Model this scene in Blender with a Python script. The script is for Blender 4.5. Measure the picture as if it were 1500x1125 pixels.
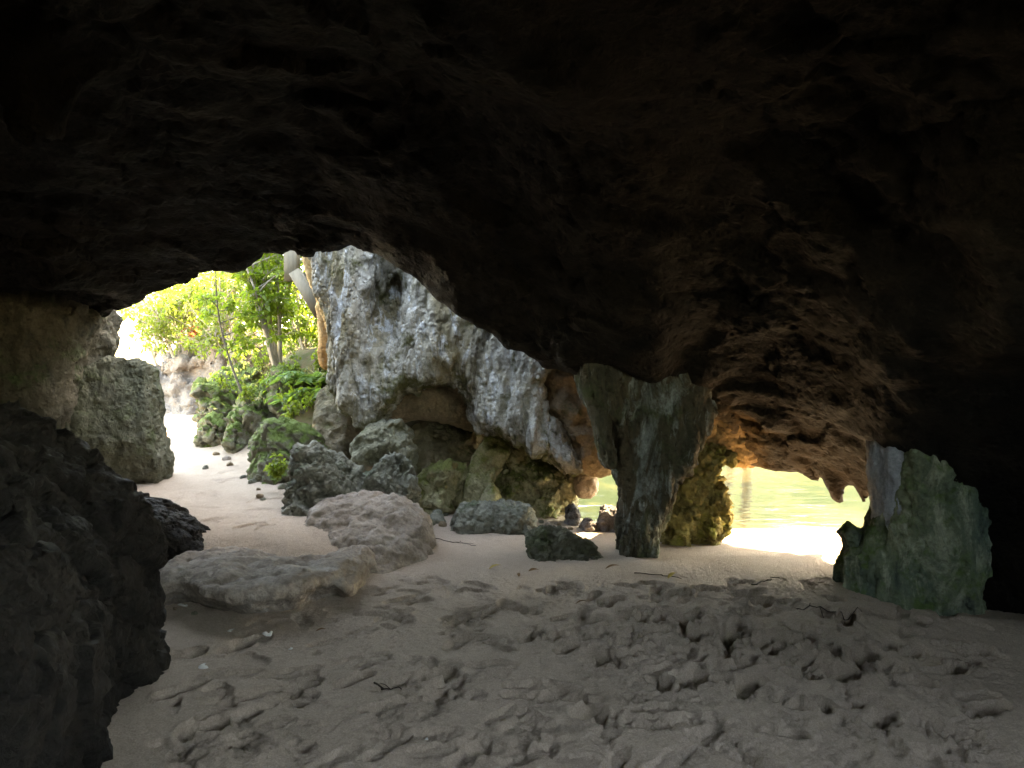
import bpy, math, random
import numpy as np
from mathutils import Vector

# ------------------------------------------------------------------ scene, camera, light
sc = bpy.context.scene
for o in list(bpy.data.objects):
    bpy.data.objects.remove(o)
COL = sc.collection
F, CX, HY, CAMZ = 977.0, 750.0, 540.0, 1.5      # focal length, centre column and horizon row of the photograph, eye height

cam_d = bpy.data.cameras.new('camera')
cam_d.sensor_width = 36.0
cam_d.lens = 36.0 * F / 1500.0
cam_d.shift_y = -22.5 / 1500.0
cam_d.clip_start = 0.05
cam_d.clip_end = 3000
cam = bpy.data.objects.new('camera', cam_d)
COL.objects.link(cam)
cam.location = (0, 0, CAMZ)
cam.rotation_euler = (math.radians(90), 0, 0)
sc.camera = cam

SUN = Vector((0.50, 0.45, 0.74)).normalized()      # towards the sun
elev = math.asin(SUN.z)
azim = math.atan2(SUN.x, SUN.y)
world = bpy.data.worlds.new('World')
sc.world = world
world.use_nodes = True
wn = world.node_tree.nodes
wl = world.node_tree.links
sky = wn.new('ShaderNodeTexSky')
sky.sky_type = 'NISHITA'
sky.sun_disc = False
sky.sun_elevation = elev
sky.sun_rotation = azim
sky.air_density = 1.0
sky.dust_density = 0.8
sky.ozone_density = 1.0
wl.new(sky.outputs[0], wn['Background'].inputs[0])
wn['Background'].inputs[1].default_value = 0.15
sun_d = bpy.data.lights.new('sun', 'SUN')
sun_d.energy = 2.0
sun_d.angle = math.radians(0.6)
sun_d.color = (1.0, 0.95, 0.86)
sun = bpy.data.objects.new('sun', sun_d)
COL.objects.link(sun)
sun.location = (10, 12, 25)
sun.rotation_euler = (-SUN).to_track_quat('-Z', 'Y').to_euler()

sc.view_settings.view_transform = 'Standard'
sc.view_settings.look = 'None'
sc.view_settings.gamma = 1.0
sc.view_settings.use_curve_mapping = False
sc.view_settings.exposure = 5.12
sc.view_settings.use_white_balance = True
sc.view_settings.white_balance_temperature = 11500
sc.view_settings.white_balance_tint = 10
sc.cycles.max_bounces = 10
sc.cycles.diffuse_bounces = 6
sc.cycles.glossy_bounces = 4
sc.cycles.transparent_max_bounces = 12
sc.cycles.caustics_reflective = False
sc.cycles.caustics_refractive = False
sc.cycles.sample_clamp_indirect = 6.0
sc.cycles.use_denoising = True
try:
    sc.cycles.denoiser = 'OPENIMAGEDENOISE'
    sc.cycles.denoising_input_passes = 'RGB_ALBEDO_NORMAL'
except Exception:
    pass

random.seed(7)
RNG = np.random.default_rng(7)


def P(px, py, Y):
    return ((px - CX) / F * Y, Y, CAMZ + (HY - py) / F * Y)


def tag(o, label=None, cat=None, group=None, kind=None):
    if label: o['label'] = label
    if cat: o['category'] = cat
    if group: o['group'] = group
    if kind: o['kind'] = kind
    return o


# ------------------------------------------------------------------ noise in numpy
_G = RNG.normal(size=(256, 3))
_G /= np.linalg.norm(_G, axis=1)[:, None]
_G = _G.astype(np.float32)


def _hash(ix, iy, iz):
    h = (ix.astype(np.uint32) * np.uint32(374761393) + iy.astype(np.uint32) * np.uint32(668265263)
         + iz.astype(np.uint32) * np.uint32(2147483647 - 1013))
    h = (h ^ (h >> np.uint32(13))) * np.uint32(1274126177)
    return h ^ (h >> np.uint32(16))


def gnoise(p):
    """gradient noise, p is (n,3), result about -0.7..0.7"""
    p = np.asarray(p, np.float32)
    i = np.floor(p).astype(np.int64)
    f = p - i
    u = f * f * f * (f * (f * 6 - 15) + 10)
    res = np.zeros(len(p), np.float32)
    for dx in (0, 1):
        wx = u[:, 0] if dx else 1 - u[:, 0]
        for dy in (0, 1):
            wy = u[:, 1] if dy else 1 - u[:, 1]
            for dz in (0, 1):
                wz = u[:, 2] if dz else 1 - u[:, 2]
                g = _G[_hash(i[:, 0] + dx, i[:, 1] + dy, i[:, 2] + dz) & np.uint32(255)]
                d = g[:, 0] * (f[:, 0] - dx) + g[:, 1] * (f[:, 1] - dy) + g[:, 2] * (f[:, 2] - dz)
                res += wx * wy * wz * d
    return res


def fbm(p, octs=4, gain=0.5, lac=2.03, ridged=False):
    p = np.asarray(p, np.float32)
    a, s, tot = 1.0, np.zeros(len(p), np.float32), 0.0
    for k in range(octs):
        n = gnoise(p + k * 17.3)
        s += a * ((0.35 - np.abs(n) * 1.4) if ridged else n)
        tot += a
        a *= gain
        p = p * lac
    return s / tot * 1.6


def worley(p, facet=False):
    """distance to the nearest feature point and to the second nearest"""
    p = np.asarray(p, np.float32)
    i = np.floor(p).astype(np.int64)
    f = p - i
    f1 = np.full(len(p), 9.0, np.float32)
    f2 = np.full(len(p), 9.0, np.float32)
    fa = np.zeros(len(p), np.float32)
    for dx in (-1, 0, 1):
        for dy in (-1, 0, 1):
            for dz in (-1, 0, 1):
                h = _hash(i[:, 0] + dx, i[:, 1] + dy, i[:, 2] + dz)
                ox = (h & np.uint32(1023)).astype(np.float32) / 1023 + dx - f[:, 0]
                oy = ((h >> np.uint32(10)) & np.uint32(1023)).astype(np.float32) / 1023 + dy - f[:, 1]
                oz = ((h >> np.uint32(20)) & np.uint32(1023)).astype(np.float32) / 1023 + dz - f[:, 2]
                d = np.sqrt(ox * ox + oy * oy + oz * oz)
                f2 = np.minimum(f2, np.maximum(f1, d))
                if facet:
                    m = d < f1
                    g = _G[(h >> np.uint32(7)) & np.uint32(255)]
                    fa = np.where(m, g[:, 0] * ox + g[:, 1] * oy + g[:, 2] * oz, fa)
                f1 = np.minimum(f1, d)
    return (f1, f2, fa) if facet else (f1, f2)


# ------------------------------------------------------------------ meshes from numpy
def np_mesh(name, verts, faces, smooth=True):
    verts = np.asarray(verts, np.float32)
    faces = np.asarray(faces, np.int32)
    k = faces.shape[1]
    me = bpy.data.meshes.new(name)
    me.vertices.add(len(verts))
    me.vertices.foreach_set('co', verts.ravel())
    me.loops.add(faces.size)
    me.loops.foreach_set('vertex_index', faces.ravel())
    me.polygons.add(len(faces))
    me.polygons.foreach_set('loop_start', np.arange(0, faces.size, k, dtype=np.int32))
    me.polygons.foreach_set('loop_total', np.full(len(faces), k, np.int32))
    if smooth:
        me.polygons.foreach_set('use_smooth', np.ones(len(faces), bool))
    me.update(calc_edges=True)
    me.validate()
    return me


def link(name, me, mat, origin=(0, 0, 0), parent=None):
    o = bpy.data.objects.new(name, me)
    COL.objects.link(o)
    o.location = origin
    if parent is not None:
        o.parent = parent
    if mat is not None:
        if not me.materials:
            me.materials.append(mat)
    return o


def empty(name, loc):
    o = bpy.data.objects.new(name, None)
    o.empty_display_size = 0.2
    COL.objects.link(o)
    o.location = loc
    return o


def surface_nets(f, org, h):
    """quads of the zero level of a sampled field (negative inside)"""
    nx, ny, nz = f.shape
    s = f < 0
    cs = s[:-1, :-1, :-1].astype(np.int8)
    tot = np.zeros((nx - 1, ny - 1, nz - 1), np.int8)
    for dx in (0, 1):
        for dy in (0, 1):
            for dz in (0, 1):
                tot += s[dx:nx - 1 + dx, dy:ny - 1 + dy, dz:nz - 1 + dz]
    act = (tot > 0) & (tot < 8)
    idx = np.full(act.shape, -1, np.int32)
    ci = np.argwhere(act)
    idx[act] = np.arange(len(ci))
    pos = np.zeros((len(ci), 3), np.float32)
    cnt = np.zeros(len(ci), np.float32)
    corners = [(a, b, c) for a in (0, 1) for b in (0, 1) for c in (0, 1)]
    for a in range(8):
        for b in range(a + 1, 8):
            A, B = corners[a], corners[b]
            if sum(abs(A[k] - B[k]) for k in range(3)) != 1:
                continue
            fa = f[ci[:, 0] + A[0], ci[:, 1] + A[1], ci[:, 2] + A[2]]
            fb = f[ci[:, 0] + B[0], ci[:, 1] + B[1], ci[:, 2] + B[2]]
            m = (fa < 0) != (fb < 0)
            t = np.where(m, fa / np.where(m, fa - fb, 1), 0)
            for k in range(3):
                pos[:, k] += np.where(m, A[k] + t * (B[k] - A[k]), 0)
            cnt += m
    pos = ci + pos / cnt[:, None]
    verts = pos * h + np.asarray(org, np.float32)
    quads = []
    for ax in range(3):
        o1, o2 = [(1, 2), (2, 0), (0, 1)][ax]
        sl0 = [slice(1, -1)] * 3
        sl0[ax] = slice(0, -1)
        sl1 = list(sl0)
        sl1[ax] = slice(1, None)
        a, b = s[tuple(sl0)], s[tuple(sl1)]
        e = np.argwhere(a != b)
        if not len(e):
            continue
        flip = a[e[:, 0], e[:, 1], e[:, 2]]
        off = np.ones(3, int)
        off[ax] = 0
        c = e + off

        def at(d1, d2):
            q = c.copy()
            q[:, o1] -= d1
            q[:, o2] -= d2
            return idx[q[:, 0], q[:, 1], q[:, 2]]
        q = np.stack([at(1, 1), at(0, 1), at(0, 0), at(1, 0)], 1)
        q[~flip] = q[~flip][:, ::-1]
        quads.append(q)
    quads = np.concatenate(quads)
    quads = quads[(quads >= 0).all(1)]
    return verts, quads


def vnormals(v, q):
    n = np.cross(v[q[:, 2]] - v[q[:, 0]], v[q[:, 3]] - v[q[:, 1]])
    out = np.zeros_like(v)
    for k in range(4):
        np.add.at(out, q[:, k], n)
    return out / np.maximum(np.linalg.norm(out, axis=1)[:, None], 1e-9)


def smooth_verts(v, q, it=1):
    for _ in range(it):
        acc = np.zeros_like(v)
        cnt = np.zeros(len(v), np.float32)
        for k in range(4):
            np.add.at(acc, q[:, k], v[q[:, (k + 1) % 4]])
            np.add.at(cnt, q[:, k], 1)
            np.add.at(acc, q[:, k], v[q[:, (k + 3) % 4]])
            np.add.at(cnt, q[:, k], 1)
        v = 0.5 * v + 0.5 * acc / np.maximum(cnt, 1)[:, None]
    return v


def roughen(v, q, amp, L, style, seed=0.0):
    """push the surface in and out: big lumps, ridges, then pits or flutes"""
    n = vnormals(v, q)
    s = np.array([seed * 3.1, seed * 1.7, seed * 2.3], np.float32)
    zs = np.array([1, 1, 0.24 if style == 'flute' else 1.0], np.float32)
    w = v + 0.25 * L * np.stack([gnoise(v / L * 1.3 + s + 5), gnoise(v / L * 1.3 + s + 9), gnoise(v / L * 1.3 + s + 13)], 1)
    d = amp * fbm(w * zs / L + s, 4, 0.5)
    d += 0.5 * amp * fbm(w * zs / (0.45 * L) + s + 31, 4, 0.55, ridged=True)
    if style == 'pit':
        f1, f2 = worley(w / (0.42 * L) + s)
        d += 0.9 * amp * (np.clip(f1, 0, 0.8) - 0.45)
        f1, f2 = worley(w / (0.17 * L) + s + 3)
        d += 0.35 * amp * (np.clip(f1, 0, 0.8) - 0.45)
    elif style == 'crack':
        f1, f2, fa = worley(w / (0.8 * L) + s, True)
        e = np.clip((f2 - f1) / 0.09, 0, 1)
        d = 0.7 * d - 0.6 * amp * (1 - e) ** 2
        d += 1.5 * amp * fa
        f1, f2, fa = worley(w / (0.33 * L) + s + 4, True)
        d += 0.55 * amp * fa
    elif style == 'flute':
        f1, f2 = worley(w * zs / (0.5 * L) + s)
        d += 1.4 * amp * (0.5 - f1)
        d += 0.30 * amp * fbm(w * zs / (0.14 * L) + s, 3, 0.6, ridged=True)
    elif style == 'scallop':
        f1, f2 = worley(w / (0.55 * L) + s)
        d += 0.7 * amp * (f1 - 0.45)
        f1, f2 = worley(w / (0.23 * L) + s + 8)
        d += 0.3 * amp * (f1 - 0.45)
    return v + n * d[:, None]


def chaikin(pts, it=1):
    pts = np.asarray(pts, float)
    for _ in range(it):
        nx = np.roll(pts, -1, 0)
        pts = np.stack([0.8 * pts + 0.2 * nx, 0.2 * pts + 0.8 * nx], 1).reshape(-1, pts.shape[1])
    return pts


def poly_sdf(pts, U, W):
    d = np.full(U.shape, 1e9)
    ins = np.zeros(U.shape, bool)
    n = len(pts)
    for i in range(n):
        ax, ay = pts[i]
        bx, by = pts[(i + 1) % n]
        ex, ey = bx - ax, by - ay
        t = np.clip(((U - ax) * ex + (W - ay) * ey) / (ex * ex + ey * ey + 1e-12), 0, 1)
        d = np.minimum(d, (U - ax - t * ex) ** 2 + (W - ay - t * ey) ** 2)
        c = (ay > W) != (by > W)
        with np.errstate(divide='ignore', invalid='ignore'):
            xi = ax + (W - ay) * ex / (ey if abs(ey) > 1e-12 else 1e-12)
        ins ^= c & (U < xi)
    d = np.sqrt(d)
    return np.where(ins, d, -d)


def rock(name, outline, Y, mat, tf=0.3, tb=None, Y2=None, R=None, lean=0.0, amp=0.04, L=0.4, style='plain', h=None,
         cuts=0, seed=1, sink=None, p=3.0, bulges=(), label=None, cat=None, group=None, kind=None, parent=None, cutd=(0.52, 0.82), fine=None, skew=0.0):
    """a rock body: its outline as seen from the cave, at its own distance Y (Y2 at the right end), with a front depth tf and
    a back depth tb, rounded all round, cut by facets and roughened"""
    tb = tf if tb is None else tb
    out = np.asarray(outline, float)
    x0p, x1p = out[:, 0].min(), out[:, 0].max()
    if Y2 is None: Y2 = Y
    def ydep(px): return Y + (Y2 - Y) * (px - x0p) / (x1p - x0p)
    uw = np.array([(P(a, b, ydep(a))[0], P(a, b, ydep(a))[2]) for a, b in out])
    if sink is not None:
        low = uw[:, 1] < sink + 0.07
        uw[low, 1] = np.minimum(uw[low, 1], sink) - 0.22
    uw = chaikin(uw, 2)
    lo, hi = uw.min(0), uw.max(0)
    Ym = 0.5 * (Y + Y2)
    if h is None: h = max(0.012, 0.0030 * Ym)
    size = min(hi - lo)
    if R is None: R = 0.34 * size
    m = 4 * h
    us = np.arange(lo[0] - m, hi[0] + m, h)
    ws = np.arange(lo[1] - m, hi[1] + m, h)
    xl, xr = P(x0p, 0, Y)[0], P(x1p, 0, Y2)[0]
    wc = 0.5 * (lo[1] + hi[1])
    U, W = np.meshgrid(us, ws, indexing='ij')
    s = poly_sdf(uw, U, W)
    yc = Y + (Y2 - Y) * (U - xl) / (xr - xl) + lean * (W - wc)
    for (bx, by, rx, rz, a) in bulges:
        c = P(bx, by, ydep(bx))
        yc = yc - a * np.exp(-((U - c[0]) / (rx / F * Ym)) ** 2 - ((W - c[2]) / (rz / F * Ym)) ** 2)
    y0, y1 = yc.min() - tf - m, yc.max() + tb + m
    vs = np.arange(y0, y1, h)
    V = vs[None, :, None] - yc[:, None, :]
    T = np.where(V < 0, tf, tb)
    e = np.clip(1 - s / R, 0, None)[:, None, :]
    f = ((e ** p + (np.abs(V) / T) ** p) ** (1 / p) - 1) * min(R, tf)
    if cuts:
        r = np.random.default_rng(seed)
        ce = np.array([(lo[0] + hi[0]) / 2, 0, wc])
        hd = np.array([(hi[0] - lo[0]) / 2, tf, (hi[1] - lo[1]) / 2])
        for _ in range(cuts + 2):
            n = r.normal(size=3)
            n[1] = -abs(n[1]) - 0.35
            n[2] *= 0.8
            n /= np.linalg.norm(n)
            dd = np.linalg.norm(n * hd) * r.uniform(*cutd)
            pl = n[0] * (U[:, None, :] - ce[0]) + n[1] * V + n[2] * (W[:, None, :] - ce[2]) - dd
            k = 0.02 * size + 0.008
            mx = np.maximum(f, pl)
            f = mx + np.maximum(k - np.abs(f - pl), 0) ** 2 / (4 * k)
    v, q = surface_nets(f.astype(np.float32), (us[0], vs[0], ws[0]), h)
    v = smooth_verts(v, q, 1)
    v[:, 0] += skew * np.clip(Ym - 0.2 - v[:, 1], 0, None)
    v = roughen(v, q, amp * 1.35, L, style, seed)
    v = roughen(v, q, amp * 0.5, L * 0.36, fine or ('crack' if style in ('plain', 'crack') else style), seed + 0.5)
    v = roughen(v, q, min(0.010, 0.25 * amp), 0.075, 'pit' if style in ('pit', 'flute') else 'plain', seed + 0.8)
    org = np.array([(lo[0] + hi[0]) / 2, Ym, max(lo[1], -0.3)])
    if parent is not None:
        org = np.array(parent.location)
    o = link(name, np_mesh(name, v - org, q), mat, org if parent is None else (0, 0, 0), parent)
    return tag(o, label, cat, group, kind)


# ------------------------------------------------------------------ materials
def new_mat(name):
    m = bpy.data.materials.new(name)
    m.use_nodes = True
    return m, m.node_tree.nodes, m.node_tree.links, m.node_tree.nodes['Principled BSDF']


def nmix(N, L, fac, a, b, mode='MIX'):
    n = N.new('ShaderNodeMix')
    n.data_type = 'RGBA'
    n.blend_type = mode
    for sock, val in ((n.inputs[0], fac), (n.inputs[6], a), (n.inputs[7], b)):
        if hasattr(val, 'links'):
            L.new(val, sock)
        elif isinstance(val, (int, float)):
            sock.default_value = val
        else:
            sock.default_value = (*val, 1)
    return n.outputs[2]


def nnoise(N, L, vec, scale, detail=6, rough=0.6, dist=0.0):
    n = N.new('ShaderNodeTexNoise')
    n.inputs['Scale'].default_value = scale
    n.inputs['Detail'].default_value = detail
    n.inputs['Roughness'].default_value = rough
    n.inputs['Distortion'].default_value = dist
    L.new(vec, n.inputs['Vector'])
    return n.outputs[0]


def nramp(N, L, val, lo, hi, a=0.0, b=1.0):
    n = N.new('ShaderNodeMapRange')
    n.inputs[1].default_value = lo
    n.inputs[2].default_value = hi
    n.inputs[3].default_value = a
    n.inputs[4].default_value = b
    L.new(val, n.inputs[0])
    return n.outputs[0]


def nmath(N, L, op, a, b):
    n = N.new('ShaderNodeMath')
    n.operation = op
    for i, x in enumerate((a, b)):
        if hasattr(x, 'links'):
            L.new(x, n.inputs[i])
        else:
            n.inputs[i].default_value = x
    return n.outputs[0]


def rock_mat(name, c1, c2, stain, stain_amt=0.5, moss=None, moss_amt=0.0, moss_up=0.5, streak=1.0, scale=1.0, bump=0.6,
             rough=0.85, chalk=None, chalk_amt=0.0, pit=True, patch=None, spec=0.3):
    m, N, L, B = new_mat(name)
    tc = N.new('ShaderNodeTexCoord')
    mp = N.new('ShaderNodeMapping')
    mp.inputs['Scale'].default_value = (scale, scale, scale * streak)
    mp.inputs['Location'].default_value = [random.uniform(-5, 5) for _ in range(3)]
    L.new(tc.outputs['Object'], mp.inputs[0])
    v = mp.outputs[0]
    mp2 = N.new('ShaderNodeMapping')
    mp2.inputs['Scale'].default_value = (scale, scale, scale)
    L.new(tc.outputs['Object'], mp2.inputs[0])
    v2 = mp2.outputs[0]
    col = nmix(N, L, nramp(N, L, nnoise(N, L, v, 2.2, 6, 0.62, 0.6), 0.36, 0.62), c1, c2)
    if chalk:
        col = nmix(N, L, nmath(N, L, 'MULTIPLY', nramp(N, L, nnoise(N, L, v, 5.0, 8, 0.7, 0.9), 0.52, 0.64), chalk_amt), col, chalk)
    col = nmix(N, L, nmath(N, L, 'MULTIPLY', nramp(N, L, nnoise(N, L, v, 3.4, 9, 0.68, 1.2), 0.5, 0.66), stain_amt), col, stain)
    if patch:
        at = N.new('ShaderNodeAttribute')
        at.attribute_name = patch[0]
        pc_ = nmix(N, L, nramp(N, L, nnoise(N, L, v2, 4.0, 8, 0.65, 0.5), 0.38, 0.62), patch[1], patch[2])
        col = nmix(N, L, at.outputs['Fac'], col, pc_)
    if moss:
        geo = N.new('ShaderNodeNewGeometry')
        sep = N.new('ShaderNodeSeparateXYZ')
        L.new(geo.outputs['Normal'], sep.inputs[0])
        up = nmath(N, L, 'MULTIPLY', sep.outputs[2], moss_up * 0.35)
        k = nmath(N, L, 'ADD', nnoise(N, L, v2, 3.0, 9, 0.7, 0.5), up)
        f = nramp(N, L, k, 0.66 - 0.3 * moss_amt, 0.80 - 0.3 * moss_amt)
        mc = nmix(N, L, nnoise(N, L, v2, 26, 4), [x * 0.55 for x in moss], [min(1, x * 1.5) for x in moss])
        col = nmix(N, L, nmath(N, L, 'MULTIPLY', f, 0.92), col, mc)
    fine = nramp(N, L, nnoise(N, L, v2, 38, 8, 0.75), 0.3, 0.7, 0.62, 1.22)
    sp = N.new('ShaderNodeCombineColor')
    for i in range(3):
        L.new(fine, sp.inputs[i])
    col = nmix(N, L, 1.0, col, sp.outputs[0], 'MULTIPLY')
    L.new(col, B.inputs['Base Color'])
    L.new(nramp(N, L, nnoise(N, L, v2, 9, 4), 0.3, 0.7, rough - 0.15, min(1, rough + 0.1)), B.inputs['Roughness'])
    B.inputs['Specular IOR Level'].default_value = spec
    hgt = nmath(N, L, 'ADD', nmath(N, L, 'MULTIPLY', nnoise(N, L, v, 11, 10, 0.68, 0.4), 1.0),
                nmath(N, L, 'MULTIPLY', nnoise(N, L, v2, 60, 6, 0.7), 0.28))
    if pit:
        vo = N.new('ShaderNodeTexVoronoi')
        vo.inputs['Scale'].default_value = 17
        vd = N.new('ShaderNodeMix')
        vd.data_type = 'RGBA'
        L.new(v2, vo.inputs['Vector'])
        hgt = nmath(N, L, 'ADD', hgt, nramp(N, L, vo.outputs['Distance'], 0.0, 0.4, -0.35, 0.0))
    bp = N.new('ShaderNodeBump')
    bp.inputs['Strength'].default_value = bump
    bp.inputs['Distance'].default_value = 0.075
    L.new(hgt, bp.inputs['Height'])
    L.new(bp.outputs[0], B.inputs['Normal'])
    return m


MOSS = (0.13, 0.19, 0.035)
MOSS_D = (0.055, 0.085, 0.03)
M = {}
M['ceiling'] = rock_mat('dark cave rock', (0.004, 0.0034, 0.003), (0.013, 0.0095, 0.0065), (0.002, 0.0018, 0.0018), 0.8, bump=1.0, rough=0.7, spec=0.13, patch=('ochre', (0.34, 0.20, 0.085), (0.14, 0.095, 0.055)))  # ochre patch also holds light bounced up near the water mouth
M['wall'] = rock_mat('brown wall rock', (0.09, 0.078, 0.056), (0.15, 0.13, 0.095), (0.03, 0.027, 0.021), 0.75, MOSS_D, 0.45, 0.2, streak=0.6, bump=0.8)
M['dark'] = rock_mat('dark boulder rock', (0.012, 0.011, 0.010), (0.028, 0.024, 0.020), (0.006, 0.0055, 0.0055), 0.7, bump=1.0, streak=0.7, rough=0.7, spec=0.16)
M['curtain'] = rock_mat('pale curtain rock', (0.52, 0.50, 0.45), (0.26, 0.215, 0.13), (0.07, 0.055, 0.03), 0.9, (0.12, 0.12, 0.04), 0.45, -0.4,
                        streak=0.30, bump=1.0, chalk=(0.66, 0.69, 0.72), chalk_amt=0.9)
M['brown'] = rock_mat('brown hanging rock', (0.36, 0.26, 0.165), (0.26, 0.195, 0.13), (0.10, 0.08, 0.05), 0.6, MOSS_D, 0.25, 0.0, bump=0.7)
M['ochre'] = rock_mat('ochre hanging rock', (0.40, 0.25, 0.10), (0.30, 0.18, 0.08), (0.14, 0.09, 0.05), 0.5, bump=0.7)
M['orange'] = rock_mat('orange column rock', (0.50, 0.26, 0.09), (0.55, 0.38, 0.19), (0.26, 0.12, 0.05), 0.5, streak=0.3, bump=0.6)
M['pitted'] = rock_mat('grey pitted rock', (0.34, 0.33, 0.27), (0.22, 0.22, 0.17), (0.06, 0.06, 0.05), 0.5, MOSS_D, 0.25, 0.3, bump=1.0)
M['olive'] = rock_mat('olive mossy rock', (0.50, 0.44, 0.26), (0.37, 0.325, 0.19), (0.12, 0.10, 0.06), 0.55, (0.15, 0.165, 0.04), 0.55, 0.4, bump=0.8, streak=0.6)
M['mossy'] = rock_mat('bright moss rock', (0.27, 0.25, 0.19), (0.20, 0.19, 0.13), (0.09, 0.08, 0.05), 0.5, (0.11, 0.165, 0.03), 0.5, 0.9, bump=0.9)
M['slabgreen'] = rock_mat('grey green slab rock', (0.16, 0.15, 0.105), (0.10, 0.10, 0.065), (0.04, 0.036, 0.027), 0.6, (0.07, 0.09, 0.033), 0.45, 0.1, bump=0.9, streak=0.6)
M['slabpale'] = rock_mat('pale lichen slab', (0.36, 0.35, 0.26), (0.26, 0.25, 0.17), (0.09, 0.08, 0.05), 0.5, MOSS_D, 0.3, 0.2, bump=0.9)
M['darkbrown'] = rock_mat('dark brown rock', (0.25, 0.195, 0.13), (0.17, 0.145, 0.09), (0.06, 0.05, 0.038), 0.5, (0.09, 0.10, 0.035), 0.4, 0.2, bump=0.7)  # the boulders' own dark brown
M['pillar'] = rock_mat('green streaked pillar rock', (0.13, 0.098, 0.058), (0.078, 0.074, 0.047), (0.022, 0.025, 0.018), 0.75, (0.065, 0.085, 0.033), 0.5, 0.0,
                       streak=0.25, bump=0.9, chalk=(0.46, 0.52, 0.48), chalk_amt=0.75)
M['yellowmoss'] = rock_mat('yellow algae rock', (0.46, 0.36, 0.12), (0.30, 0.24, 0.09), (0.08, 0.07, 0.035), 0.55, (0.30, 0.30, 0.04), 0.5, 0.0, bump=0.9)
M['greenpillar'] = rock_mat('bright green algae rock', (0.21, 0.24, 0.15), (0.085, 0.135, 0.105), (0.022, 0.044, 0.045), 0.9, (0.09, 0.15, 0.045), 0.5, 0.5,
                            streak=0.45, bump=0.7, chalk=(0.5, 0.53, 0.40), chalk_amt=0.6)
M['teal'] = rock_mat('dark teal algae rock', (0.12, 0.17, 0.15), (0.08, 0.11, 0.10), (0.03, 0.04, 0.04), 0.5, (0.07, 0.12, 0.05), 0.35, 0.0, streak=0.3, bump=0.8)
M['greyflow'] = rock_mat('blue grey flowstone', (0.50, 0.53, 0.56), (0.38, 0.41, 0.44), (0.10, 0.11, 0.12), 0.4, MOSS_D, 0.15, 0.3, streak=0.5, bump=0.7)
M['ledge'] = rock_mat('sandy ledge rock', (0.36, 0.30, 0.25), (0.29, 0.235, 0.19), (0.13, 0.10, 0.08), 0.4, bump=0.55, pit=False, chalk=(0.46, 0.42, 0.38), chalk_amt=0.5)
M['cliff'] = rock_mat('pale pink cliff', (0.26, 0.225, 0.21), (0.19, 0.165, 0.15), (0.17, 0.10, 0.05), 0.55, streak=0.4, bump=0.8)
M['barnacle'] = rock_mat('barnacled rock', (0.42, 0.39, 0.37), (0.16, 0.14, 0.14), (0.05, 0.045, 0.045), 0.5, bump=1.0, scale=2.2)
M['pinkrock'] = rock_mat('pale pink shore rock', (0.52, 0.40, 0.32), (0.44, 0.33, 0.24), (0.14, 0.10, 0.05), 0.4, bump=0.7)
M['backwall'] = rock_mat('mossy bank cliff', (0.25, 0.20, 0.13), (0.17, 0.14, 0.09), (0.06, 0.05, 0.03), 0.6, (0.10, 0.13, 0.03), 0.4, 0.5, bump=0.9)


def sand_mat():
    m, N, L, B = new_mat('sand')
    tc = N.new('ShaderNodeTexCoord')
    v = tc.outputs['Object']
    c = nmix(N, L, nramp(N, L, nnoise(N, L, v, 0.9, 6, 0.6), 0.35, 0.65), (0.50, 0.395, 0.315), (0.41, 0.32, 0.25))
    c = nmix(N, L, nmath(N, L, 'MULTIPLY', nramp(N, L, nnoise(N, L, v, 14, 8, 0.7), 0.5, 0.75), 0.35), c, (0.23, 0.19, 0.16))
    # wet band by the water: darker and warmer
    sx = N.new('ShaderNodeSeparateXYZ')
    L.new(v, sx.inputs[0])
    wet = nmath(N, L, 'ADD', sx.outputs[2], nmath(N, L, 'MULTIPLY', nnoise(N, L, v, 3, 3), 0.05))
    wf = nramp(N, L, wet, -0.02, -0.09)
    c = nmix(N, L, nmath(N, L, 'MULTIPLY', wf, 0.85), c, (0.26, 0.21, 0.125))
    g = nramp(N, L, nmath(N, L, 'ADD', nmath(N, L, 'MULTIPLY', nnoise(N, L, v, 420, 3, 0.8), 0.5), nmath(N, L, 'MULTIPLY', nnoise(N, L, v, 120, 4, 0.75), 0.5)), 0.32, 0.68, 0.5, 1.42)
    cc = N.new('ShaderNodeCombineColor')
    for i in range(3): L.new(g, cc.inputs[i])
    c = nmix(N, L, 1.0, c, cc.outputs[0], 'MULTIPLY')
    # moss and litter on the bank; unseen floor darkened alike to cut bounce light
    at = N.new('ShaderNodeAttribute')
    at.attribute_name = 'soil_dim_floor'
    soil_dim_floor = nmix(N, L, nramp(N, L, nnoise(N, L, v, 5, 8, 0.7), 0.42, 0.6), (0.10, 0.075, 0.045), (0.055, 0.07, 0.02))
    c = nmix(N, L, at.outputs['Fac'], c, soil_dim_floor)
    L.new(c, B.inputs['Base Color'])
    L.new(nramp(N, L, wf, 0, 1, 0.95, 0.45), B.inputs['Roughness'])
    B.inputs['Specular IOR Level'].default_value = 0.25
    hgt = nmath(N, L, 'ADD', nmath(N, L, 'MULTIPLY', nnoise(N, L, v, 55, 8, 0.72), 1.0), nmath(N, L, 'MULTIPLY', nnoise(N, L, v, 330, 4, 0.8), 0.35))
    bp = N.new('ShaderNodeBump')
    bp.inputs['Strength'].default_value = 0.85
    bp.inputs['Distance'].default_value = 0.022
    L.new(hgt, bp.inputs['Height'])
    L.new(bp.outputs[0], B.inputs['Normal'])
    return m


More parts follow.
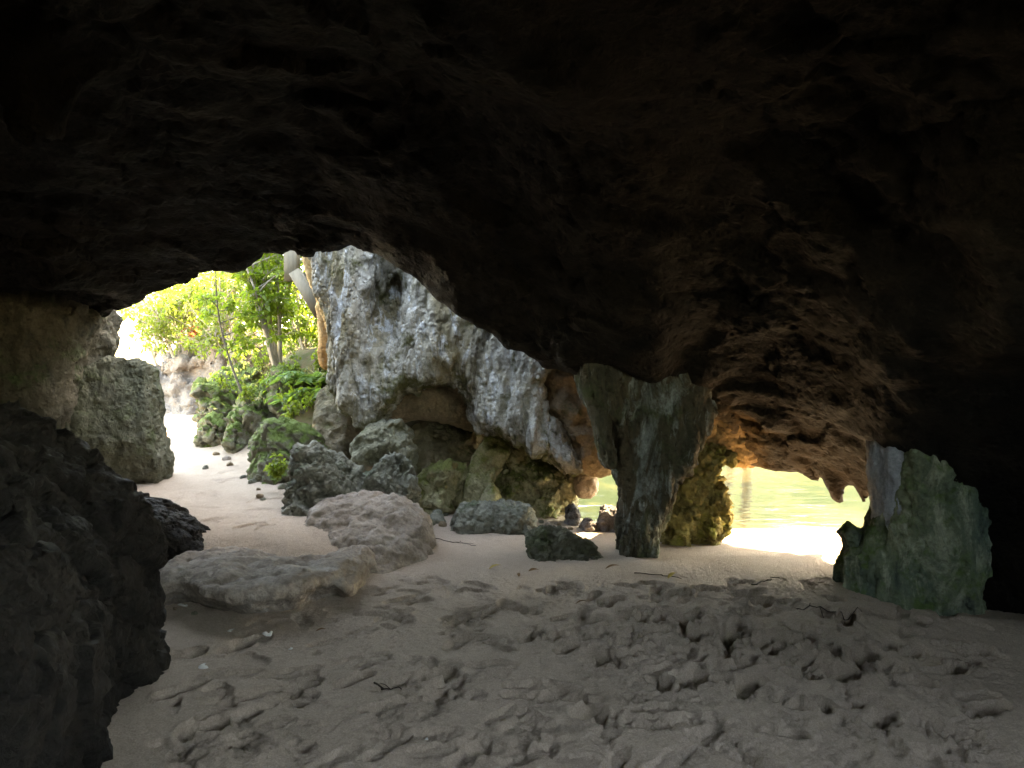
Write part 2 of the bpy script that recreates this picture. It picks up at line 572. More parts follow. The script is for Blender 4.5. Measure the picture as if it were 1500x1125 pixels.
def leaf_mat(name, ca, cb, trans=0.55):
    m, N, L, B = new_mat(name)
    oi = N.new('ShaderNodeNewGeometry')
    c = nmix(N, L, oi.outputs['Random Per Island'], ca, cb)
    L.new(c, B.inputs['Base Color'])
    B.inputs['Roughness'].default_value = 0.45
    tr = N.new('ShaderNodeBsdfTranslucent')
    tcol = nmix(N, L, 0.5, c, (0.30, 0.44, 0.04))
    L.new(tcol, tr.inputs[0])
    mx = N.new('ShaderNodeMixShader')
    mx.inputs[0].default_value = trans
    L.new(B.outputs[0], mx.inputs[1])
    L.new(tr.outputs[0], mx.inputs[2])
    L.new(mx.outputs[0], N['Material Output'].inputs[0])
    return m


def plain_mat(name, a, b, scale=12, rough=0.8, bump=0.3, streak=1.0):
    m, N, L, B = new_mat(name)
    tc = N.new('ShaderNodeTexCoord')
    mp = N.new('ShaderNodeMapping')
    mp.inputs['Scale'].default_value = (1, 1, streak)
    L.new(tc.outputs['Object'], mp.inputs[0])
    n = nnoise(N, L, mp.outputs[0], scale, 6, 0.65)
    L.new(nmix(N, L, nramp(N, L, n, 0.35, 0.65), a, b), B.inputs['Base Color'])
    B.inputs['Roughness'].default_value = rough
    bp = N.new('ShaderNodeBump')
    bp.inputs['Strength'].default_value = bump
    bp.inputs['Distance'].default_value = 0.02
    L.new(n, bp.inputs['Height'])
    L.new(bp.outputs[0], B.inputs['Normal'])
    return m


def water_mat():
    m, N, L, B = new_mat('shallow clear water')
    N.remove(B)
    tc = N.new('ShaderNodeTexCoord')
    mp = N.new('ShaderNodeMapping')
    mp.inputs['Scale'].default_value = (0.45, 1.5, 1)
    mp.inputs['Rotation'].default_value = (0, 0, 0.12)
    L.new(tc.outputs['Object'], mp.inputs[0])
    hgt = nmath(N, L, 'ADD', nnoise(N, L, mp.outputs[0], 3.2, 4, 0.55, 0.6), nmath(N, L, 'MULTIPLY', nnoise(N, L, mp.outputs[0], 0.9, 3, 0.5, 0.3), 1.5))
    bp = N.new('ShaderNodeBump')
    bp.inputs['Strength'].default_value = 0.12
    bp.inputs['Distance'].default_value = 0.05
    L.new(hgt, bp.inputs['Height'])
    fr = N.new('ShaderNodeFresnel')
    fr.inputs[0].default_value = 1.33
    L.new(bp.outputs[0], fr.inputs['Normal'])
    gl = N.new('ShaderNodeBsdfGlossy')
    gl.inputs['Roughness'].default_value = 0.04
    L.new(bp.outputs[0], gl.inputs['Normal'])
    tr = N.new('ShaderNodeBsdfTransparent')
    tr.inputs[0].default_value = (0.44, 0.43, 0.32, 1)
    df = N.new('ShaderNodeBsdfDiffuse')
    df.inputs[0].default_value = (0.17, 0.165, 0.09, 1)
    m1 = N.new('ShaderNodeMixShader')
    m1.inputs[0].default_value = 0.22
    L.new(tr.outputs[0], m1.inputs[1])
    L.new(df.outputs[0], m1.inputs[2])
    m2 = N.new('ShaderNodeMixShader')
    L.new(fr.outputs[0], m2.inputs[0])
    L.new(m1.outputs[0], m2.inputs[1])
    L.new(gl.outputs[0], m2.inputs[2])
    L.new(m2.outputs[0], N['Material Output'].inputs[0])
    return m


M['sand'] = sand_mat()
M['water'] = water_mat()
M['bark'] = plain_mat('pale bark', (0.34, 0.30, 0.25), (0.19, 0.16, 0.12), 18, streak=0.3)
M['bark_dark'] = plain_mat('dark bark', (0.13, 0.11, 0.08), (0.07, 0.06, 0.045), 18, streak=0.3)
M['timber'] = plain_mat('weathered timber', (0.20, 0.17, 0.125), (0.12, 0.105, 0.08), 14, streak=0.2)
M['leaf'] = leaf_mat('green leaf', (0.075, 0.14, 0.014), (0.16, 0.225, 0.03))
M['leaf_y'] = leaf_mat('yellow green leaf', (0.11, 0.165, 0.025), (0.19, 0.21, 0.05))
M['fern'] = leaf_mat('fern leaf', (0.08, 0.18, 0.05), (0.13, 0.24, 0.07))
M['red'] = leaf_mat('red leaf', (0.42, 0.05, 0.10), (0.55, 0.14, 0.18))
M['straw'] = leaf_mat('dry grass', (0.42, 0.33, 0.17), (0.30, 0.24, 0.11), 0.3)
M['hill'] = plain_mat('wooded hill', (0.06, 0.10, 0.03), (0.11, 0.15, 0.045), 0.6, bump=0.0)


# ------------------------------------------------------------------ ground: one sheet of sand, terrace, bank and sea bed
def sstep(a, b, x):
    t = np.clip((x - a) / (b - a), 0, 1)
    return t * t * (3 - 2 * t)


TERR = [(-2.6, 4.55), (-1.5, 4.42), (-1.15, 4.75), (-0.85, 5.5), (-0.85, 6.4), (-1.1, 7.2), (-1.7, 8.0), (-1.7, 60), (-200, 60), (-200, 4.7), (-3.2, 4.7)]
BANK = [(-2.0, 7.7), (-3.0, 8.25), (-4.25, 9.5), (-5.2, 12.0), (-5.4, 13.2), (-8.0, 13.6), (-8.6, 16), (-8.6, 60), (6, 60), (0.4, 9.2), (-0.8, 8.2)]


def ground_base(x, y):
    st = poly_sdf(TERR, x, y)
    sb = poly_sdf(BANK, x, y)
    t = sstep(-0.05, 0.65, st)
    land = np.maximum(sstep(-0.9, 0.1, st), sstep(-1.2, 0.2, sb))
    sea = -0.075 * np.clip(y - 5.35, 0, 60) * sstep(-0.5, 1.6, x + 0.15 * (y - 6))
    sea = np.maximum(sea, -2.5)
    z = sea * (1 - land)
    z = z + t * (0.225 + 0.055 * np.clip(y - 6.5, 0, 10))
    z = z + 1.35 * sstep(-0.1, 1.3, sb) + 0.22 * np.clip(sb - 1.4, 0, 5)
    return z, sb


def axis(spans):
    out = []
    for a, b, d in spans:
        out.append(np.arange(a, b - 1e-6, d))
    return np.concatenate(out + [[spans[-1][1]]])


def build_ground():
    xs = axis([(-260, -40, 20), (-40, -10, 1.5), (-10, -5, 0.15), (-5, -2.6, 0.04), (-2.6, 4.1, 0.0092), (4.1, 6, 0.1), (6, 20, 0.7), (20, 60, 4), (60, 260, 25)])
    ys = axis([(-60, -6, 6), (-6, 1.6, 0.25), (1.6, 2.1, 0.03), (2.1, 3.6, 0.0075), (3.6, 5.6, 0.011), (5.6, 8.0, 0.025), (8, 12, 0.08), (12, 30, 0.4), (30, 60, 3), (60, 400, 30)])
    X, Yg = np.meshgrid(xs, ys, indexing='ij')
    Z, SB = ground_base(X, Yg)
    near = (Yg > 1.6) & (Yg < 14) & (X > -8) & (X < 6)
    pts = np.stack([X[near], Yg[near], np.zeros(near.sum())], 1)
    x, y = pts[:, 0], pts[:, 1]
    z = Z[near]
    st = poly_sdf(TERR, x, y)
    dry = sstep(-0.06, 0.0, z)
    loose = np.exp(-((x - 1.15) / 1.15) ** 2 - ((y - 3.85) / 0.75) ** 2)              # much trodden, soft sand
    loose = np.maximum(loose, 0.55 * np.exp(-((x - 0.0) / 1.3) ** 2 - ((y - 4.35) / 0.55) ** 2))
    loose = np.maximum(loose, 0.35 * np.exp(-((x - 2.2) / 0.8) ** 2 - ((y - 2.9) / 0.8) ** 2))
    smooth = sstep(4.75, 5.15, y + 0.10 * gnoise(pts * 1.7)) * (st < 0.05)             # washed sand by the water
    near_l = 0.22 * (1 - smooth) * (st < 0)
    k = np.maximum(loose, near_l) * (1 - 0.93 * smooth)
    z = z + 0.018 * fbm(pts / 0.9, 3) * dry
    w = pts + 0.05 * np.stack([gnoise(pts * 6 + 3), gnoise(pts * 6 + 8), np.zeros(len(pts))], 1)
    z = z + k * (0.035 * fbm(w / 0.30 + 11, 5, 0.55) + 0.020 * fbm(w / 0.075 + 5, 3, 0.6, ridged=True))
    patch = np.clip(gnoise(pts * 2.3 + 40) * 2.2 + 0.35, 0, 1)
    f1, _ = worley(w / 0.033)
    z = z + patch * (0.15 + k) * 0.022 * (0.55 - f1) * 1.6 * (1 - smooth) * dry
    z = z + 0.006 * fbm(pts / 0.045, 3, 0.6, ridged=True) * dry * (1 - 0.6 * smooth)
    z = z + 0.02 * fbm(pts / 0.35 + 77, 4) * sstep(-0.1, 0.3, st)
    Z[near] = z

    rng = np.random.default_rng(21)

    def stamp(cx, cy, ang, ln, wd, depth, tread, rim):
        r = ln * 0.95
        i0, i1 = np.searchsorted(xs, [cx - r, cx + r])
        j0, j1 = np.searchsorted(ys, [cy - r, cy + r])
        if i1 - i0 < 3 or j1 - j0 < 3: return
        gx, gy = np.meshgrid(xs[i0:i1] - cx, ys[j0:j1] - cy, indexing='ij')
        wob = gnoise(np.stack([gx.ravel() * 14 + cx * 9, gy.ravel() * 14 + cy * 9, np.zeros(gx.size)], 1)).reshape(gx.shape)
        a = gx * math.cos(ang) + gy * math.sin(ang)
        b = -gx * math.sin(ang) + gy * math.cos(ang)
        a = a / (ln / 2)
        waist = 1.0 - 0.28 * np.exp(-((a + 0.15) / 0.3) ** 2) + 0.12 * np.exp(-((a - 0.5) / 0.35) ** 2)
        b = b / (wd / 2 * waist)
        d = (np.abs(a) ** 2.6 + np.abs(b) ** 2.4) ** (1 / 2.5) + 0.22 * wob
        floor = 0.75 + 0.25 * np.cos(a * 2.2 + 0.6)
        dz = -depth * floor * (1 - sstep(0.84, 1.04, d))
        dz += rim * np.exp(-((d - 1.14) / 0.12) ** 2) * (0.55 + 0.9 * wob)
        if tread:
            ph = a * (ln / 2) / 0.026 * 2 * math.pi
            if tread > 1:
                ph = ph + np.sin(b * 3.0) * 2.2
            dz += 0.0035 * np.sin(ph) * (1 - sstep(0.75, 0.95, d))
        Z[i0:i1, j0:j1] += dz

    # soft deep holes in the trodden sand, as the photograph has them
    deep = [(1145, 945, 0.6), (1205, 950, 1.0), (1265, 955, 1.0), (1175, 985, .7), (1245, 985, .8), (985, 920, .9), (970, 900, .7), (1085, 898, .9), (1110, 880, .6),
            (822, 862, .9), (1025, 930, .6), (1045, 990, .6), (875, 955, .5), (1190, 1030, .8), (1090, 1000, .5), (1420, 950, .7), (1410, 975, .8), (1240, 900, .6),
            (1010, 985, .5), (965, 995, .4), (1330, 1000, .6), (1000, 870, .6), (1110, 935, .5), (1040, 865, .5), (930, 900, .5), (900, 880, .5), (1290, 1050, .6),
            (300, 1062, .8), (270, 960, .5), (265, 1010, .6), (345, 950, .35), (640, 985, .4), (1330, 930, .5), (1440, 1040, .5), (860, 1040, .4), (1150, 1075, .6)]
    for px, py, k_ in deep:
        yy = 1.5 * F / (py - HY)
        stamp((px - CX) / F * yy, yy, rng.uniform(-0.9, 0.9), rng.uniform(0.17, 0.25), rng.uniform(0.10, 0.15), 0.125 * k_ + 0.025, 0, 0.02 * k_ + 0.004)
    for _ in range(300):
        px, py = rng.uniform(240, 1480), rng.uniform(835, 1120)
        yy = 1.5 * F / (py - HY)
        xx = (px - CX) / F * yy
        if yy > 4.75 or xx < -1.55: continue
        stamp(xx, yy, rng.uniform(-1.3, 1.3), rng.uniform(0.2, 0.29), rng.uniform(0.085, 0.11), rng.uniform(0.008, 0.030), rng.integers(0, 3), rng.uniform(0.001, 0.005))
    for _ in range(90):       # overlapping soft prints in the loose sand
        xx, yy = 1.1 + rng.normal() * 0.8, 3.85 + rng.normal() * 0.5
        if yy > 4.7 or xx > 2.5: continue
        stamp(xx, yy, rng.uniform(-1.3, 1.3), rng.uniform(0.13, 0.24), rng.uniform(0.08, 0.13), rng.uniform(0.025, 0.06), 0, rng.uniform(0.004, 0.013))
    for _ in range(120):      # toe and heel scuffs
        px, py = rng.uniform(250, 1490), rng.uniform(830, 1120)
        yy = 1.5 * F / (py - HY)
        xx = (px - CX) / F * yy
        if yy > 4.8 or xx < -1.55: continue
        stamp(xx, yy, rng.uniform(-1.6, 1.6), rng.uniform(0.06, 0.13), rng.uniform(0.045, 0.09), rng.uniform(0.006, 0.022), 0, rng.uniform(0.0, 0.004))
    for _ in range(60):       # faint prints on the terrace
        xx, yy = rng.uniform(-3.4, -1.0), rng.uniform(5.2, 9.0)
        stamp(xx, yy, rng.uniform(0, 3.1), 0.27, 0.11, rng.uniform(0.008, 0.02), 0, 0.006)

    nx, ny = X.shape
    v = np.stack([X.ravel(), Yg.ravel(), Z.ravel()], 1)
    ii, jj = np.meshgrid(np.arange(nx - 1), np.arange(ny - 1), indexing='ij')
    a = (ii * ny + jj).ravel()
    q = np.stack([a, a + ny, a + ny + 1, a + 1], 1)
    me = np_mesh('sand_ground', v, q)
    at = me.attributes.new('soil_dim_floor', 'FLOAT', 'POINT')
    at.data.foreach_set('value', np.maximum(np.maximum(sstep(0.0, 0.6, SB), sstep(1.7, 1.0, Yg)), sstep(3.0, 3.5, X) * sstep(4.6, 4.2, Yg)).ravel().astype(np.float32))  # hidden floor behind and to the right added to the mask, keeping bounce low
    tag(link('sand_ground', me, M['sand']), kind='structure')
    return xs, ys, Z


GXS, GYS, GZ = build_ground()


def ground_z(x, y):
    i = int(np.clip(np.searchsorted(GXS, x), 1, len(GXS) - 1))
    j = int(np.clip(np.searchsorted(GYS, y), 1, len(GYS) - 1))
    return float(GZ[i - 1:i + 1, j - 1:j + 1].mean())


# water, and an unseen wooded shore added across it for its green reflection
wv = np.array([(-1.6, 6.0, 0), (300, 6.0, 0), (300, 900, 0), (-1.6, 900, 0)], np.float32)
tag(link('water', np_mesh('water', wv, [[0, 1, 2, 3]]), M['water'], (0, 0, -0.10)), kind='structure')


def build_hills():
    xs = np.arange(-14, 160, 4.0)
    ys = np.arange(70, 130, 4.0)
    X, Y_ = np.meshgrid(xs, ys, indexing='ij')
    p = np.stack([X.ravel() / 22, Y_.ravel() / 22, np.zeros(X.size)], 1)
    Z = (26 + 14 * fbm(p, 4)).reshape(X.shape) * sstep(70, 95, Y_) - 2.0 + 2.0 * sstep(70, 76, Y_)
    ny = len(ys)
    ii, jj = np.meshgrid(np.arange(len(xs) - 1), np.arange(ny - 1), indexing='ij')
    a = (ii * ny + jj).ravel()
    tag(link('reflected_hills', np_mesh('reflected_hills', np.stack([X.ravel(), Y_.ravel(), Z.ravel()], 1), np.stack([a, a + ny, a + ny + 1, a + 1], 1)), M['hill']), kind='structure')


build_hills()

# ------------------------------------------------------------------ the cave's vault and walls: rock mass over and around the chamber
RIM = [(40, 440, 7.4), (150, 458, 7.3), (186, 446, 6.5), (215, 437, 6.2), (262, 418, 6.15), (310, 405, 6.1), (355, 388, 6.05), (395, 371, 6.0), (450, 380, 5.9), (500, 374, 5.8), (560, 382, 5.7),
       (600, 410, 5.6), (640, 445, 5.6), (690, 482, 5.6), (740, 512, 5.6), (790, 522, 5.7), (850, 545, 5.8), (893, 524, 5.6), (930, 552, 5.6), (1000, 572, 5.8),
       (1060, 668, 6.3), (1100, 684, 6.2), (1150, 690, 6.0), (1225, 704, 5.7), (1290, 686, 5.2)]
INNER = [(750, 430, 5.2), (750, 300, 4.6), (600, 330, 5.1), (400, 300, 5.2), (400, 200, 4.4), (150, 400, 5.6), (100, 250, 4.2), (1000, 500, 5.1), (1000, 420, 4.6), (1000, 300, 4.0),
         (846, 540, 5.4), (890, 532, 5.15), (960, 542, 5.15), (1025, 560, 5.2), (930, 460, 4.7), (1300, 672, 4.5), (1360, 668, 4.2), (1425, 665, 4.0), (1100, 600, 5.5), (1100, 500, 4.9), (1200, 620, 5.2), (1200, 500, 4.5), (1350, 560, 3.9), (1350, 470, 3.6), (1400, 300, 3.2), (1480, 600, 3.7),
         (850, 524, 6.9), (950, 530, 7.0), (750, 100, 3.2), (750, 180, 3.7), (300, 80, 3.2), (1200, 200, 3.2)]
CP = [P(*c) for c in RIM + INNER] + [(0, 0, 3.2), (2, 0, 2.9), (-2, 0, 3.2), (0, -3, 2.6), (-4.5, 2, 2.9), (-4, -2, 2.6), (3.2, -1, 2.4), (3.3, 2, 2.0)]
CP = np.array(CP)
PLAN = [(-4.75, -2.0), (-2.0, -3.8), (1.5, -3.8), (3.4, -1.8), (3.45, 3.0), (3.3, 3.95), (2.88, 4.25), (2.92, 5.2), (3.4, 9.0), (-5.9, 9.0), (-5.9, 6.9), (-5.3, 5.0)]


def rbf(cp):
    d = np.linalg.norm(cp[:, None, :2] - cp[None, :, :2], axis=2)
    n = len(cp)
    A = np.zeros((n + 3, n + 3))
    A[:n, :n] = d + 0.02 * np.eye(n) * -1
    A[:n, n] = 1
    A[:n, n + 1:] = cp[:, :2]
    A[n:, :n] = A[:n, n:].T
    sol = np.linalg.solve(A, np.concatenate([cp[:, 2], np.zeros(3)]))

    def ev(x, y):
        out = sol[n] + sol[n + 1] * x + sol[n + 2] * y
        for i in range(n):
            out = out + sol[i] * np.hypot(x - cp[i, 0], y - cp[i, 1])
        return out
    return ev


def build_vault():
    h = 0.034
    xs = np.arange(-7.1, 4.8, h)
    ys = np.arange(-5.0, 7.75, h)
    zs = np.arange(-0.45, 4.6, h)
    X, Yg = np.meshgrid(xs, ys, indexing='ij')
    H = rbf(CP)(X, Yg)
    rim = np.array([P(*c) for c in RIM])
    o = np.argsort(rim[:, 0])
    ry = np.array([P(a, b, c)[:2] for a, b, c in RIM if not 800 < a < 1050] + [(0.45, 6.9), (1.3, 7.0), (1.75, 6.7)])
    ry = ry[np.argsort(ry[:, 0])]
    rimy = np.interp(X, ry[:, 0], ry[:, 1])
    rimz = np.interp(X, rim[o, 0], rim[o, 2])
    # lobes and hollows under the roof
    for px, py, Y, rx, a in [(50, 150, 3.2, 0.16, -0.40), (700, 40, 3.0, 0.35, -0.18), (820, 80, 3.1, 0.22, -0.16), (1480, 330, 3.2, 0.35, -0.3), (1460, 200, 2.9, .3, -.25), (600, 200, 3.8, 0.6, 0.25),
                             (1225, 690, 5.62, 0.07, -0.16), (1262, 690, 5.35, 0.06, -0.15), (1190, 688, 5.85, 0.06, -0.10), (1130, 600, 5.4, 0.12, -0.12),
                             (1100, 470, 4.6, 0.2, -0.14), (1300, 440, 3.9, 0.2, -0.15), (960, 470, 5.0, 0.25, -0.1), (80, 420, 5.4, 0.4, -0.2)]:
        c = P(px, py, Y)
        H = H + a * np.exp(-((X - c[0]) ** 2 + (Yg - c[1]) ** 2) / rx ** 2)
    pl = poly_sdf(PLAN, X, Yg)
    k = 0.5
    f = np.empty((len(xs), len(ys), len(zs)), np.float32)
    for n, z in enumerate(zs):
        a = (H - z) * 0.8
        hh = np.maximum(k - np.abs(a - pl), 0) / k
        d = np.minimum(a, pl) - hh * hh * k * 0.25
        front = (Yg - rimy + (0.85 - 0.77 * sstep(-0.5, 0.1, X)) * np.clip(z - rimz - 0.2, 0, 9)) * 0.9
        k2 = 0.10
        h2 = np.maximum(k2 - np.abs(d - front), 0) / k2
        d = np.maximum(d, front) + h2 * h2 * k2 * 0.25
        d = np.maximum(d, z - 4.4)
        d = np.maximum(d, np.maximum(np.abs(X + 1.15) - 5.75, -4.85 - Yg))
        # side opening added beyond the right edge of the view to rake light in
        pit = np.maximum(np.maximum(1.9 - X, np.abs(Yg + 0.1) - 1.05), 1.2 - z)
        d = np.maximum(d, -pit)
        d = np.maximum(d, -np.maximum(np.maximum(0.9 - X, Yg + 1.3), 2.1 - z))     # unseen rear opening, added for fill light on sand and pillars
        f[:, :, n] = d
    v, q = surface_nets(f, (xs[0], ys[0], zs[0]), h)
    v = smooth_verts(v, q, 1)
    v = roughen(v, q, 0.085, 0.95, 'scallop', 3)
    mk = np.clip(0.40 + 1.5 * gnoise(v / 1.1 + 3.3), 0.08, 1.0)[:, None]
    v = v + (roughen(v, q, 0.06, 0.46, 'crack', 9) - v) * mk
    mk = np.clip(0.35 + 1.6 * gnoise(v / 0.6 + 7.1), 0.0, 1.0)[:, None]
    v = v + (roughen(v, q, 0.022, 0.15, 'pit', 5) - v) * mk
    me = np_mesh('cave_vault', v, q)
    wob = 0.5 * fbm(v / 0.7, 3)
    glow_tone = sstep(5.2, 6.1, v[:, 1] + 0.5 * wob) * sstep(0.6, 1.2, v[:, 0] + 0.5 * wob) * sstep(2.5, 1.8, v[:, 0] + 0.6 * wob)  # ochre rock near the water mouth, with bounced light put into its colour
    glow_tone = np.maximum(glow_tone, 0.07 * sstep(4.6, 5.6, v[:, 1] + wob) * sstep(0.3, 1.0, v[:, 0]))
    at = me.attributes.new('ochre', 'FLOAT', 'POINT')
    at.data.foreach_set('value', glow_tone.astype(np.float32))
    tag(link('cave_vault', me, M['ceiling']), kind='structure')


build_vault()

# ------------------------------------------------------------------ hanging rock round the mouth
rock('rock_curtain', [(452, 372), (470, 420), (490, 470), (487, 510), (499, 568), (515, 590), (530, 608), (548, 622), (563, 607), (574, 590), (592, 573), (614, 560), (640, 553), (664, 556),
      (682, 571), (690, 595), (697, 615), (720, 624), (745, 636), (765, 650), (790, 660), (815, 675), (850, 689), (838, 666), (822, 640), (806, 612), (795, 585), (792, 560), (830, 500), (900, 420), (900, 110), (600, 60), (440, 60)],
     7.5, M['curtain'], tf=0.28, tb=0.8, Y2=6.75, R=0.26, amp=0.078, L=0.40, style='flute', seed=2, lean=0.10, h=0.017,
     bulges=[(578, 430, 30, 85, -0.75), (525, 450, 20, 170, 0.16), (640, 500, 40, 60, 0.10)],
     label='pale grey fluted curtain of rock hanging between the two cave openings', cat='rock')
rock('hanging_rock', [(540, 540), (542, 600), (560, 622), (600, 612), (650, 616), (700, 632), (760, 655), (805, 650), (830, 560), (780, 420), (600, 420)],
     7.9, M['brown'], tf=0.25, tb=0.9, Y2=7.3, R=0.3, amp=0.04, L=0.5, style='scallop', seed=4, h=0.03,
     label='brown rock filling the arch behind the pale rock curtain', cat='rock')
rock('hanging_rock', [(780, 480), (795, 590), (822, 640), (842, 684), (870, 690), (895, 684), (912, 670), (906, 620), (900, 540), (890, 470)],
     7.0, M['brown'], tf=0.4, tb=0.8, R=0.3, amp=0.05, L=0.4, style='scallop', seed=5, h=0.024,
     label='brown hanging rock between the curtain tip and the green streaked pillar', cat='rock')
rock('hanging_rock', [(985, 540), (1030, 560), (1085, 590), (1110, 640), (1122, 676), (1100, 684), (1060, 676), (1030, 676), (1000, 690), (970, 660), (970, 580)],
     6.2, M['ochre'], tf=0.35, tb=0.6, R=0.3, amp=0.05, L=0.3, style='pit', seed=6, h=0.02, lean=-0.5,
     label='ochre pitted rock hanging over the water right of the pillar', cat='rock')

# left side
rock('side_wall', [(-330, 200), (40, 330), (110, 400), (140, 462), (134, 500), (122, 540), (124, 600), (110, 660), (95, 740), (-330, 760)],
     7.0, M['wall'], tf=0.5, tb=0.7, R=0.5, amp=0.06, L=0.6, style='flute', fine='crack', seed=7, h=0.028, sink=0.1,
     label='brown rock wall left of the bright cave mouth', cat='rock wall')
rock('standing_slab', [(112, 560), (150, 528), (185, 522), (205, 535), (213, 580), (216, 620), (226, 660), (233, 690), (218, 715), (212, 728), (150, 735), (110, 720), (105, 640)],
     7.15, M['slabgreen'], tf=0.35, tb=0.5, R=0.20, amp=0.035, L=0.4, style='flute', fine='crack', seed=8, cuts=4, sink=0.2, h=0.019,
     label='tall grey green slab standing at the left edge of the path', cat='boulder')
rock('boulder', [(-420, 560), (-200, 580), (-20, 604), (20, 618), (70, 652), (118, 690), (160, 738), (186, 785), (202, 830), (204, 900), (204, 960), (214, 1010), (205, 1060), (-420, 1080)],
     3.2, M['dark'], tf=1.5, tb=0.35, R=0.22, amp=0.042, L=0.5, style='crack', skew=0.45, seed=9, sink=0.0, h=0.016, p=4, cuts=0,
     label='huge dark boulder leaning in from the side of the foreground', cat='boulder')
rock('boulder', [(150, 720), (200, 732), (232, 745), (262, 765), (285, 790), (305, 806), (295, 820), (270, 850), (150, 870)],
     4.95, M['dark'], tf=0.28, tb=0.4, R=0.25, amp=0.018, L=0.3, style='crack', seed=10, cuts=3, sink=0.0,
     label='small dark wedge shaped rock behind the huge dark boulder', cat='boulder')

# ledge in the sand
rock('rock_ledge', [(385, 782), (420, 768), (470, 748), (510, 740), (545, 743), (592, 753), (624, 778), (646, 802), (628, 814), (585, 832), (545, 846), (490, 850), (430, 830)],
     5.35, M['ledge'], tf=0.50, tb=0.5, R=0.34, amp=0.065, L=0.40, style='plain', fine='scallop', seed=11, cuts=6, sink=0.02, lean=1.0, p=2.5, cutd=(0.7, 0.9),
     label='low sandy rock hump with small dark holes rising from the sand', cat='rock')
rock('rock_ledge', [(230, 826), (290, 822), (345, 819), (420, 823), (480, 822), (515, 832), (530, 850), (490, 872), (400, 890), (330, 880), (262, 870)],
     4.50, M['ledge'], tf=0.24, tb=0.6, R=0.10, amp=0.05, L=0.36, style='plain', fine='plain', seed=12, sink=0.0, lean=-1.3, p=3.0, h=0.013,
     bulges=[(300, 840, 35, 90, -0.12), (400, 850, 40, 90, 0.10), (500, 850, 30, 90, -0.22)],
     label='undercut sand covered rock shelf beside the dark wedge rock', cat='rock')

# boulders in the gap
rock('boulder', [(421, 690), (436, 662), (455, 660), (490, 672), (520, 685), (532, 700), (530, 740), (515, 752), (470, 754), (430, 750), (424, 720)],
     6.1, M['pitted'], tf=0.30, amp=0.075, L=0.26, style='pit', seed=13, cuts=3, sink=0.24, h=0.013, p=3,
     label='grey deeply pitted boulder beside the low sandy rock hump', cat='boulder')
rock('boulder', [(530, 715), (545, 685), (560, 668), (585, 668), (600, 690), (606, 720), (616, 745), (580, 756), (532, 748)],
     6.25, M['pitted'], tf=0.26, amp=0.04, L=0.25, style='crack', seed=14, cuts=4, sink=0.2, h=0.013,
     label='rough grey boulder touching the pitted boulder, under the tilted pale slab', cat='boulder')
rock('boulder', [(358, 690), (362, 640), (378, 622), (410, 618), (452, 630), (472, 648), (470, 675), (440, 690), (400, 705), (372, 706)],
     7.45, M['mossy'], tf=0.42, amp=0.035, L=0.35, style='crack', seed=15, cuts=6, sink=0.28, p=3.2,
     label='squarish boulder with bright green moss by the path', cat='boulder')
rock('boulder', [(448, 640), (456, 590), (470, 562), (498, 562), (515, 580), (530, 610), (526, 650), (512, 680), (470, 682), (450, 665)],
     8.1, M['darkbrown'], tf=0.38, tb=0.6, amp=0.04, L=0.4, style='plain', seed=16, cuts=4, sink=0.3, p=3,
     label='dark brown boulder with a flat face under the rock curtain', cat='boulder')
rock('tilted_slab', [(500, 664), (520, 645), (548, 625), (580, 618), (604, 626), (610, 655), (606, 690), (590, 700), (560, 682), (520, 680)],
     6.75, M['slabpale'], tf=0.22, tb=0.4, amp=0.035, L=0.35, style='crack', seed=17, cuts=4,
     label='pale lichen covered slab tilted over the rough grey boulder', cat='boulder')
rock('boulder', [(600, 640), (612, 618), (660, 612), (700, 630), (705, 680), (690, 735), (650, 745), (605, 735)],
     7.7, M['darkbrown'], tf=0.4, tb=0.4, amp=0.04, L=0.4, style='plain', seed=18, cuts=2, sink=0.05,
     label='dark rounded boulder in the hollow under the arch', cat='boulder')
rock('boulder', [(606, 748), (612, 705), (640, 680), (672, 684), (690, 716), (684, 748), (640, 756)],
     7.0, M['olive'], tf=0.24, tb=0.4, amp=0.04, L=0.3, style='crack', seed=26, cuts=5, sink=0.03, p=3.2,
     label='angular olive boulder in the hollow between grey boulder and leaning slab', cat='boulder')
rock('leaning_slab', [(705, 650), (725, 632), (746, 636), (748, 668), (722, 705), (694, 742), (672, 736), (685, 690)],
     7.1, M['olive'], tf=0.22, tb=0.4, amp=0.03, L=0.35, style='plain', seed=19, cuts=3, sink=0.03, R=0.13,
     label='olive slab leaning left of the black diagonal crack', cat='boulder')
rock('boulder', [(724, 704), (740, 680), (775, 655), (810, 655), (835, 672), (852, 690), (858, 712), (850, 728), (838, 738), (830, 752), (810, 762), (775, 758), (745, 745)],
     7.25, M['olive'], tf=0.40, tb=0.6, amp=0.06, L=0.34, style='crack', seed=20, cuts=3, sink=-0.02, h=0.017,
     label='large olive mossy boulder reaching towards the water', cat='boulder')
rock('boulder', [(840, 704), (852, 686), (866, 690), (876, 706), (874, 722), (858, 730), (842, 724)],
     7.05, M['pinkrock'], tf=0.14, amp=0.02, L=0.15, style='pit', seed=21,
     label='pale pink rock knob at the water end of the large olive boulder', cat='rock')
rock('boulder', [(690, 745), (706, 722), (722, 706), (734, 724), (744, 748)], 6.85, M['olive'], tf=0.2, amp=0.02, L=0.25, seed=22, sink=0.0, R=0.12,
     label='small triangular olive rock at the foot of the diagonal crack', cat='boulder')
rock('boulder', [(655, 768), (665, 750), (690, 740), (720, 744), (750, 740), (775, 742), (790, 765), (795, 780), (760, 786), (700, 784), (664, 780)],
     6.35, M['pitted'], tf=0.25, amp=0.045, L=0.2, style='pit', seed=23, sink=0.0, h=0.014,
     label='low dark jagged rock lying on the sand before the olive boulders', cat='boulder')
